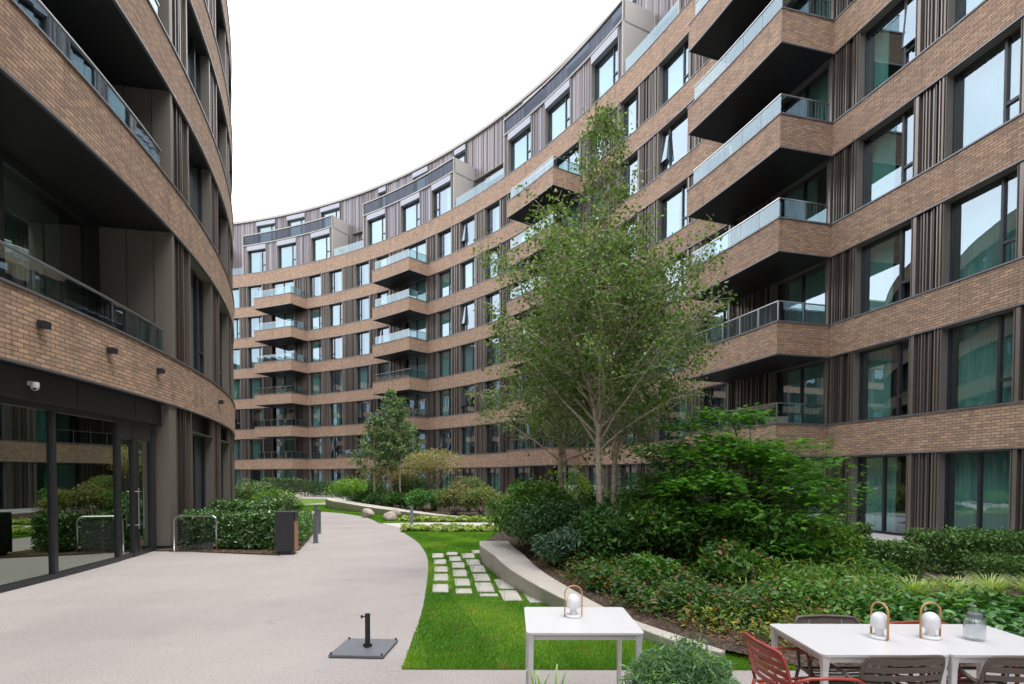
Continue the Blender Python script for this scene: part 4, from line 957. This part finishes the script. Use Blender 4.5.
hedge('hedge',[(-22.5,50),(-18.5,48.4)],1.1,1.4,6000,'far pale topped hedge at the left foot of the crescent building',[G_MID,(.12,.17,.09),G_DARK],.12,106,.02)
shrub('shrub',(-11.6,24.5),(1.15,1.1,.95),4600,.12,.4,[G_GREY,(.14,.19,.11),G_MID],'grey green airy shrub against the round building far left',seed=111,lump=12)
shrub('shrub',(-10.2,23.6),(1.0,.9,.72),4200,.11,.4,[G_LITE,G_MID,G_LIME],'bright green shrub right of the grey green one on the left',seed=112,lump=12)
shrub('shrub',(-12.6,27.5),(.8,.8,.6),1800,.11,.5,[G_LIME,G_LITE],'small lime shrub beside the round building wall',seed=113)
shrub('shrub',(-10.3,25.4),(.8,.6,.4),2500,.1,.4,[G_MID,G_GREY,G_LITE],'low grey green shrub in front of the pink boulders',seed=114)
# far bed
FB=[((-9.35,31.6),(1.3,1.1,1.05),[G_LIME,G_LITE,(.13,.24,.05)],'lime green shrub at the left end of the far planting'),
((-7.9,29.7),(1.0,.8,.6),[G_DARK,G_MID],'low dark shrub behind the left part of the far seat wall'),
((-6.7,28.0),(1.0,.8,.62),[G_DARK,G_MID,(.05,.1,.05)],'dark shrub below the middle slender tree'),
((-5.6,26.8),(.9,.8,.6),[G_DARK,G_MID],'dark shrub below the right slender tree'),
((-5.2,29.4),(1.5,1.0,1.15),[(.08,.13,.06),G_MID,(.12,.16,.08)],'tall muted green shrub right of the slender trunks'),
((-3.9,25.2),(1.1,.9,.8),[(.05,.15,.04),(.08,.20,.06),G_MID],'fresh green shrub in the middle of the far planting'),
((-2.6,25.0),(1.0,.8,.85),[(.12,.15,.06),G_PINK,G_MID],'mixed green and rusty shrub right of the fresh green one'),
((-1.4,24.6),(1.0,.8,.8),[(.24,.18,.11),(.13,.17,.06),(.10,.18,.06)],'rusty pink shrub towards the right of the far planting'),
((-.3,24.3),(.9,.8,.6),[G_MID,G_PINK,G_LITE],'green shrub with pink tips nearest the dark shrubs of the big bed'),
((-2.2,27.5),(1.2,.9,1.05),[(.09,.15,.06),(.17,.17,.08)],'tall brownish shrub behind the rusty ones'),
((.6,26.0),(1.1,.9,.9),[G_MID,G_LITE],'green shrub at the far right of the far planting'),
((-8.6,33.5),(1.2,1,.9),[G_MID,G_DARK],'dark shrub behind the lime green one')]
for i,(c,r,cl,lb) in enumerate(FB): shrub('shrub',c,r,3300,.12,.42,cl,lb,seed=120+i,lump=11)
# variegated ground cover strips
def strip(name,poly,n,label,seed,h=.16):
    rd=np.random.default_rng(seed); p=np.array(poly); x=rd.uniform(p[:,0].min(),p[:,0].max(),n*2); y=rd.uniform(p[:,1].min(),p[:,1].max(),n*2); k=inpoly(x,y,poly); x,y=x[k],y[k]
    hh=h*(.6+.5*np.sin(x*4+y*3)*np.sin(x*7.3-y*5)); z=.02+np.abs(hh)*rd.random(len(x))+.01
    o=leafcloud(name,np.stack([x,y,z],1),.075,.7,[(.33,.36,.12),(.14,.22,.06),(.45,.45,.2),G_MID],'leaf',None,'diamond',.7,cw=[.3,.3,.15,.25]); tag(o,label,'ground cover'); o['kind']='stuff'
strip('ground_cover',[(-3.5,17.52),(.6,17.4),(.6,18.9),(-3.8,18.9)],9000,'yellow variegated ground cover between the lawn and the crossing path',131)
strip('ground_cover',[(-4.4,21.25),(1,21.25),(1,22.3),(-4.3,22.2)],7000,'variegated ground cover along the far side of the crossing path',132,.2)
# fallen leaves / chips on the mulch
def chips(name,poly,n,zf,label,seed,size=.035):
    rd=np.random.default_rng(seed); p=np.array(poly); x=rd.uniform(p[:,0].min(),p[:,0].max(),n*3); y=rd.uniform(p[:,1].min(),p[:,1].max(),n*3); k=inpoly(x,y,poly); x,y=x[k][:n],y[k][:n]
    z=np.array([zf(a,b) for a,b in zip(x,y)])+.012
    o=leafcloud(name,np.stack([x,y,z],1),size,.5,[(.16,.10,.07),(.24,.16,.11),(.09,.055,.04),(.33,.24,.17)],'leaf',None,'diamond',.75); tag(o,label,'bark mulch'); o['kind']='stuff'
chips('bark_chips',[(.3,9.5),(1.0,7.7),(1.6,6.6),(2.3,5.5),(3.9,5.2),(4.2,6.2),(3.2,8.2),(1.6,9.5)],16000,bedz,'brown bark chips covering the bed behind the seat wall',141)
chips('bark_chips',[(-8,12.97),(-5.22,12.34),(-5.13,13.26),(-6.14,16.92),(-7.2,20.1),(-8,19),(-6.6,13.5)],5000,lambda a,b:.03,'brown bark chips at the foot of the left hedges',142)
# foreground plants
shrub('shrub',(1.03,3.42),(.40,.28,.45),6500,.055,.20,[(.09,.17,.10),(.13,.23,.13),(.06,.12,.06),(.14,.25,.06)],'blue green fine leaved bush at the right corner of the small white table',seed=151,lump=16,shape='blade',up=.25,z0=.03,cw=[.4,.3,.2,.1],inner=.2)
tuft('broad_leaf_plant',(.21,3.3),.15,.86,16,[(.13,.28,.09),(.3,.4,.22)],'small upright broad leaved plant at the bottom edge below the small white table',152,.032,'plant',None,.03)
# ================================================================== FURNITURE AND OBJECTS
def table(loc,w,d,label,h=.74,group=None,ap=True):
    e=empty('dining_table',loc)
    def rr(hw,hd,r,n=5):
        P=[]
        for cx,cy,a0 in ((hw-r,hd-r,0),(-hw+r,hd-r,90),(-hw+r,-hd+r,180),(hw-r,-hd+r,270)):
            for i in range(n+1): a=R(a0+90*i/n); P.append((cx+r*math.cos(a),cy+r*math.sin(a)))
        return P
    m=MB(); m.prism(rr(w/2,d/2,.03),h-.014,h); m.build('tabletop','white_metal',e,bevel=.003)
    m=MB(); 
    for (a,b,c_,d_) in ((0,d/2-.03,w-.07,.02),(0,-d/2+.03,w-.07,.02),(w/2-.03,0,.02,d-.07),(-w/2+.03,0,.02,d-.07)): m.box((a,b,h-.034),(c_,d_,.038))
    m.build('apron','white_metal',e)
    for sx in (-1,1):
        for sy in (-1,1):
            m=MB(); x,y=sx*(w/2-.032),sy*(d/2-.032)
            for z0,z1,s0,s1 in ((.0,h-.10,.034,.036),(h-.10,h-.016,.036,.052)):
                P0=[(x-s0/2*a,y-s0/2*b,z0) for a,b in ((1,1),(-1,1),(-1,-1),(1,-1))]; P1=[(x-s1/2*a,y-s1/2*b,z1) for a,b in ((1,1),(-1,1),(-1,-1),(1,-1))]
                for i in range(4): j=(i+1)%4; m.quad([P0[i],P0[j],P1[j],P1[i]])
                if z0==0: m.quad(P0)
            m.build('leg','white_metal',e,weld=True,bevel=.006)
    tag(e,label,'table',group); return e
table((.50,4.06,0),.80,.74,'small square white metal table standing alone with one lamp on it')
table((2.236,3.59,0),.77,.69,'white table on the left of the joined pair, beside the red armchair',group='white tables pushed together')
table((3.008,3.59,0),.77,.69,'white metal table on the right of the joined pair, carrying the glass jar',group='white tables pushed together')
def lamp(loc,rz,label,s=1.0):
    e=empty('portable_lamp',loc,rz); 
    m=MB(); m.lathe([(0,0),(.058*s,0),(.060*s,.004),(.060*s,.012),(.056*s,.016),(.03*s,.018),(.027*s,.022),(.025*s,.060*s),(.03*s,.066*s),(0,.066*s)],n=28); m.build('base','lamp_white',e,smooth=True)
    m=MB(); pr=[(.012*s,.066*s),(.040*s,.066*s),(.050*s,.072*s),(.053*s,.084*s),(.053*s,.115*s)]+[(.053*s*math.cos(t),.115*s+.058*s*math.sin(t)) for t in np.linspace(.1,1.565,9)]
    m.lathe(pr,n=28); m.build('shade','lamp_white',e,smooth=True)
    P=[(-.066*s,0,.004)]+[(-.066*s,0,.17*s)]+[(-.066*s*math.cos(t),0,.18*s+.055*s*math.sin(t)) for t in np.linspace(.15,math.pi-.15,10)]+[(.066*s,0,.17*s),(.066*s,0,.004)]
    m=MB(); m.tube(P,.0085*s,8,flat=.55); m.build('handle','lamp_wood',e,smooth=True); tag(e,label,'lamp','portable lamps on the tables'); return e
lamp((2.42,3.59,.741),R(-80),'left white portable lamp of the two on the joined tables',1.0)
lamp((2.755,3.59,.741),R(2),'white portable lamp with a bent wooden handle, standing beside the glass jar',1.0)
lamp((.465,4.12,.741),R(8),'white portable lamp with a thin wooden handle alone on the small square table',1.0)
e=empty('glass_jar',(3.02,3.56,.741)); m=MB(); wob=lambda th:.018*math.sin(th*22)
m.lathe([(0,.002),(.050,.002),(.057,.012),(.058,.11),(.050,.132),(.037,.142),(.037,.155)],n=88,wob=wob); m.build('body','jar_glass',e,smooth=True)
m=MB(); m.lathe([(.039,.145),(.041,.147),(.041,.17),(.038,.174),(0,.175)],n=28); m.build('lid','grey_post',e,smooth=False); tag(e,'ribbed clear glass jar with a grey lid near the right end of the joined tables','jar')
def chair(loc,rz,mat,label,group):
    """outdoor armchair; front faces local +y"""
    e=empty('garden_chair',loc,rz); W=.25; SH_=.44
    def obj(name,f): m=MB(); f(m); return m.build(name,mat,e,smooth=True)
    def back(m):
        # rounded loop, leaning back and bowed
        def bp(u,z): # u -1..1
            y=-.235-(z-SH_)*.28-.035*(1-u*u); return (u*W*.96,y,z)
        zt=.80; 
        loop=[bp(-1,.45),bp(-1,.60),bp(-1,.72),bp(-.97,.765),bp(-.88,.795),bp(-.7,zt),bp(0,zt+.004),bp(.7,zt),bp(.88,.795),bp(.97,.765),bp(1,.72),bp(1,.60),bp(1,.45)]
        m.tube(loop,.0115,8)
        for z,w in ((.770,.022),(.712,.018),(.657,.018),(.602,.018),(.547,.018)):
            P=[bp(u,z) for u in np.linspace(-.97,.97,11)]
            for a,b in zip(P[:-1],P[1:]):
                for off in (-.003,.003):
                    pass
            for a,b in zip(P[:-1],P[1:]):
                m.quad([(a[0],a[1]-.004,a[2]-w),(b[0],b[1]-.004,b[2]-w),(b[0],b[1]-.004-w*.5,b[2]+w),(a[0],a[1]-.004-w*.5,a[2]+w)])
                m.quad([(b[0],b[1]+.006,b[2]-w),(a[0],a[1]+.006,a[2]-w),(a[0],a[1]+.006-w*.5,a[2]+w),(b[0],b[1]+.006-w*.5,b[2]+w)])
                m.quad([(a[0],a[1]-.004-w*.5,a[2]+w),(b[0],b[1]-.004-w*.5,b[2]+w),(b[0],b[1]+.006-w*.5,b[2]+w),(a[0],a[1]+.006-w*.5,a[2]+w)])
                m.quad([(a[0],a[1]-.004,a[2]-w),(a[0],a[1]+.006,a[2]-w),(b[0],b[1]+.006,b[2]-w),(b[0],b[1]-.004,b[2]-w)])
        for u in (-.5,.5): m.tube([bp(u,.52),bp(u,.79)],.006,6)
    obj('backrest',back)
    def seat(m):
        m.tube([(-W*.94,-.225,SH_),(-W*.98,.20,SH_+.012),(-W*.85,.235,SH_+.008),(W*.85,.235,SH_+.008),(W*.98,.20,SH_+.012),(W*.94,-.225,SH_)],.011,8)
        for i in range(8):
            y=-.20+i*.056; z=SH_-.004-.012*math.sin(math.pi*i/7); 
            for j in range(6):
                u0,u1=-1+j/3,-1+(j+1)/3; s=lambda u:-.012*(1-u*u)
                a=(u0*W*.95,z+s(u0));b=(u1*W*.95,z+s(u1))
                for dz in (0,-.006):
                    q=[(a[0],y-.02,a[1]+dz),(b[0],y-.02,b[1]+dz),(b[0],y+.02,b[1]+dz),(a[0],y+.02,a[1]+dz)]
                    m.quad(q if dz==0 else q[::-1])
    obj('seat',seat)
    for s in (-1,1):
        obj('armrest',lambda m:m.tube([(s*W,-.275,.615),(s*(W+.03),-.18,.655),(s*(W+.035),0,.655),(s*(W+.035),.13,.645),(s*(W+.033),.185,.62),(s*(W+.03),.205,.58)],.013,8,flat=.8))
        obj('leg',lambda m:m.tube([(s*(W+.03),.205,.59),(s*(W+.01),.225,.44),(s*(W+.005),.255,.0)],[.0125,.0125,.011],8))
        obj('leg',lambda m:m.tube([(s*W*.96,-.24,.46),(s*W*.99,-.26,.38),(s*(W+.005),-.315,.0)],[.0125,.0125,.011],8))
    e.scale=(1,.9,.95); tag(e,label,'chair',group); return e
CG='garden chairs round the joined tables'
chair((1.88,3.46,0),R(-90+4),'red_metal','red slatted armchair at the left end of the joined tables',CG)
chair((2.28,3.47,0),R(2),'taupe_metal','taupe slatted armchair seen from behind, in front of the left joined table',CG)
chair((3.02,3.46,0),R(-2),'taupe_metal','taupe slatted armchair seen from behind at the bottom right corner',CG)
chair((2.33,3.74,0),R(180),'taupe_metal','taupe slatted armchair facing the camera behind the left joined table',CG)
chair((2.95,3.66,0),R(180),'red_metal','red slatted armchair pushed in behind the right joined table',CG).scale.z=.92
# parasol base
e=empty('parasol_base',(-1.52,5.64,0),R(-3))
m=MB(); m.box((0,0,.021),(.55,.56,.022)); m.build('plate','plate',e,bevel=.003)
for sx in (-1,1):
    for sy in (-1,1): m=MB(); m.lathe([(.011,0),(.011,.05),(.0,.052)],(sx*.255,sy*.26,0),10); m.build('levelling_foot','black_metal',e)
m=MB(); m.lathe([(0,.03),(.033,.03),(.033,.036),(.0265,.037),(.0265,.36),(.029,.361),(.029,.375),(.022,.375),(.022,.2),(0,.2)],(.03,.0,0),20); m.build('tube','black_metal',e)
for z in (.345,):
    m=MB(); m.tube([(.03-.026,0,z),(.03-.06,0,z)],.006,8); m.tube([(.03-.05,0,z),(.03-.068,0,z)],.017,10); m.build('knob','black_metal',e)
m=MB(); m.box((.03,0,.05),(.01,.09,.03)); m.box((.03,0,.05),(.09,.01,.03)); m.build('gusset','black_metal',e)
tag(e,'heavy square steel parasol base with a short black tube standing on the path','parasol base')
# bike stand
e=empty('bike_stand',(-7.455,12.9,0))
def hoop(hw,h,r=.12):
    P=[(-hw,0,0),(-hw,0,h-r)]+[(-hw+r-r*math.cos(t),0,h-r+r*math.sin(t)) for t in np.linspace(.2,1.57,6)]+[(hw-r+r*math.sin(t),0,h-r+r*math.cos(t)) for t in np.linspace(0,1.37,6)]+[(hw,0,h-r),(hw,0,0)]
    return P
m=MB(); m.tube(hoop(.50,.85),.0215,12); m.build('hoop','steel',e,smooth=True)
m=MB(); m.box((0,0,.41),(.86,.006,.68)); m.build('glass_panel','mesh_panel',e)
m=MB()
for x in (-.455,.455):
    for z in (.16,.62): m.box((x,0,z),(.05,.03,.035))
m.build('bracket','steel',e,bevel=.003)
m=MB(); m.box((0,0,.006),(1.16,.12,.012)); m.build('base_plate','steel',e,bevel=.002)
tag(e,'steel hoop bike stand with a dark glass panel beside the entrance doors','bike stand')
# litter bin
e=empty('litter_bin',(-5.16,12.6,0),R(11))
m=MB(); m.box((0,0,.045),(.26,.34,.09)); m.build('plinth','black_metal',e)
m=MB(); m.box((-.02,0,.52),(.39,.42,.86)); m.box((0,0,.965),(.43,.42,.03)); m.build('body','fascia',e,bevel=.006)
m=MB(); m.box((.19,0,.42),(.02,.36,.66)); m.build('side_door','corten',e)
m=MB(); m.box((.185,0,.86),(.03,.34,.15)); m.build('opening','black_metal',e)
m=MB(); m.lathe([(.008,0),(.008,.004),(0,.004)],(.0,-.24,.0),8); 
tag(e,'dark upright litter bin with a rust coloured side at the corner of the front hedge','litter bin')
def bollard(p,h,label):
    e=empty('light_bollard',(*p,0)); m=MB(); m.box((0,0,h/2),(.10,.10,h)); m.build('post','grey_post',e,bevel=.004)
    m=MB(); m.box((0,0,h-.05),(.102,.06,.03)); m.box((0,0,h+.006),(.104,.104,.012)); m.build('light_slot','black_metal',e); m=MB(); m.box((0,0,.006),(.15,.15,.012)); m.build('foot_plate','grey_post',e)
    tag(e,label,'bollard','light bollards along the path')
bollard((-5.25,14.66),.77,'slim grey light bollard closest to the camera beside the soft green hedge')
bollard((-6.0,17.04),.74,'slim grey light bollard second along the left edge of the path')
bollard((-7.15,20.02),.72,'slim grey light bollard furthest along the left edge of the path')
bollard((-3.72,20.35),.70,'slim grey light bollard alone by the crossing path near the boulders')
# boulders
def boulder(p,s,label,seed,group='boulders on the grass'):
    rd=np.random.default_rng(seed); import bmesh
    bm=bmesh.new(); bmesh.ops.create_icosphere(bm,subdivisions=4,radius=1); ph=rd.uniform(0,6,9)
    for v in bm.verts:
        c=v.co; n=1+.10*math.sin(c.x*2.1+ph[0])*math.cos(c.y*2.3+ph[1])+.07*math.sin(c.z*3.1+ph[2]+c.x*2)+.04*math.sin(c.x*6+ph[3])*math.sin(c.y*5+ph[4])+.02*math.sin(c.z*11+ph[5]+c.y*9)
        v.co=Vector((c.x*n*s[0],c.y*n*s[1],max(c.z*n*s[2],-s[2]*.75)))
    me=bpy.data.meshes.new('boulder'); bm.to_mesh(me); bm.free(); me.polygons.foreach_set('use_smooth',[True]*len(me.polygons)); me.materials.append(MATS['boulder'])
    o=bpy.data.objects.new('boulder',me); C.objects.link(o); o.location=(p[0],p[1],s[2]*.72); o.rotation_euler=(0,0,rd.uniform(0,3)); tag(o,label,'boulder',group)
boulder((-6.2,23.7),(.27,.24,.23),'rounded pale boulder on its own, left of the pair on the far lawn',1)
boulder((-4.85,21.7),(.30,.26,.22),'larger front boulder of the pair on the far lawn',2)
boulder((-5.0,23.4),(.24,.22,.22),'boulder half hidden behind the larger one of the pair on the far lawn',3)
boulder((-15.9,36.5),(.8,.6,.40),'left pinkish boulder beyond the left hedges',4,'pinkish boulders beyond the left hedges')
boulder((-15.0,36.0),(.5,.45,.44),'middle pinkish boulder beyond the left hedges',5,'pinkish boulders beyond the left hedges')
boulder((-14.2,35.9),(.4,.4,.36),'right pinkish boulder beyond the left hedges, next to the path',6,'pinkish boulders beyond the left hedges')
# patio furniture seen through the planting
e=empty('patio_table',(6.35,13.4,.035),R(-5))
m=MB(); 
for i in range(6): m.box((0,-.35+i*.14,.735),(1.1,.13,.03))
m.build('tabletop','wood',e,bevel=.003)
for sx in (-1,1):
    for sy in (-1,1): m=MB(); m.box((sx*.46,sy*.32,.36),(.06,.06,.72)); m.build('leg','wood',e)
tag(e,'slatted brown wooden table on the patio half hidden under the maple','table')
def lounge(ph,r,z,label,rot=0,mat='cushion'):
    P=O.p(ph,r); e=empty('balcony_armchair',(*P,z),R(ph-90+rot)); m=MB(); m.box((0,0,.20),(.72,.70,.22)); m.build('seat',mat,e,bevel=.04)
    m=MB(); m.box((0,.30,.55),(.72,.16,.55)); m.build('backrest',mat,e,bevel=.05)
    for s in (-1,1): m=MB(); m.box((s*.36,0,.42),(.12,.66,.26)); m.build('armrest',mat,e,bevel=.04)
    for sx in (-1,1):
        for sy in (-1,1): m=MB(); m.box((sx*.3,sy*.28,.05),(.05,.05,.10)); m.build('leg','black_metal',e)
    tag(e,label,'armchair','armchairs on the balconies')
lounge(15.6,R0-.95,ztop(0)-.44,'beige balcony armchair on the lowest balcony at the right',60)
lounge(15.7,R0-.9,ztop(3)-.44,'beige balcony armchair behind the glass of an upper right balcony, in the fourth row up',60)
lounge(49.3,R0-.9,ztop(3)-.44,'dark balcony armchair behind the glass of a middle balcony stack',30,'taupe_metal')
def planter(ph,r,z,label,seed):
    P=O.p(ph,r); e=empty('potted_plant',(*P,z)); m=MB(); m.lathe([(0,0),(.14,0),(.18,.34),(.165,.34),(.16,.30),(0,.30)],n=20); m.build('pot','grey_post',e,smooth=False)
    q,_=blob(700,(0,0,.62),(.34,.34,.42),7,seed); leafcloud('foliage',q,.08,.5,[G_MID,G_DARK,G_LITE],'leaf',e); tag(e,label,'potted plant','potted plants on terraces')
planter(60.1,R0+.5,ztop(6),'potted shrub on the roof terrace beside the second penthouse bay',1)
planter(49.0,R0-1.4,ztop(2)-.42,'potted plant on a middle balcony above the slender trees',2)
# ================================================================== LIGHT, SKY, CAMERA
w=bpy.data.worlds.new('World'); SC.world=w; w.use_nodes=True; nt=w.node_tree; bg=nt.nodes['Background']
SUN_EL,SUN_AZ=68,125   # overcast: a weak, very soft sun high on the right
sky=nd(nt,'ShaderNodeTexSky',sky_type='NISHITA'); sky.sun_disc=False; sky.sun_elevation=R(SUN_EL); sky.sun_rotation=R(SUN_AZ); sky.air_density=1.2; sky.dust_density=2.5
gc=nt.nodes.new('ShaderNodeTexCoord'); n1=noise(nt,gc.outputs['Generated'],1.7,6,.55)
f=ramp(nt,n1,[(.38,(.62,.62,.62)),(.56,(.96,.96,.96))])
c=mixc(nt,sky.outputs[0],(14.2,14.7,15.4),f); lk(nt,c,bg.inputs[0]); bg.inputs[1].default_value=.1
sl=bpy.data.lights.new('sun','SUN'); sl.energy=1.1; sl.angle=R(30); sl.color=(1,.97,.92); so_=bpy.data.objects.new('sun',sl); C.objects.link(so_)
d=Vector((math.sin(R(SUN_AZ))*math.cos(R(SUN_EL)),math.cos(R(SUN_AZ))*math.cos(R(SUN_EL)),math.sin(R(SUN_EL)))); so_.rotation_euler=d.to_track_quat('Z','Y').to_euler()
cam=bpy.data.cameras.new('camera'); co=bpy.data.objects.new('camera',cam); C.objects.link(co); SC.camera=co
cam.sensor_width=36; cam.lens=549.22/1024*36; cam.shift_y=(490.32-342)/1024; cam.clip_end=1500; cam.clip_start=.05
co.matrix_world=Matrix.Translation((0,0,1.8))@Matrix.Rotation(math.pi/2-.0258,4,'X')@Matrix.Rotation(.0022,4,'Z')
vs=SC.view_settings; SC.display_settings.display_device='sRGB'; vs.view_transform='Standard'; vs.look='None'; vs.exposure=1.17; vs.gamma=1
SC.render.resolution_x=1024; SC.render.resolution_y=684
cy=SC.cycles; cy.max_bounces=8; cy.diffuse_bounces=3; cy.glossy_bounces=4; cy.transparent_max_bounces=16; cy.transmission_bounces=4
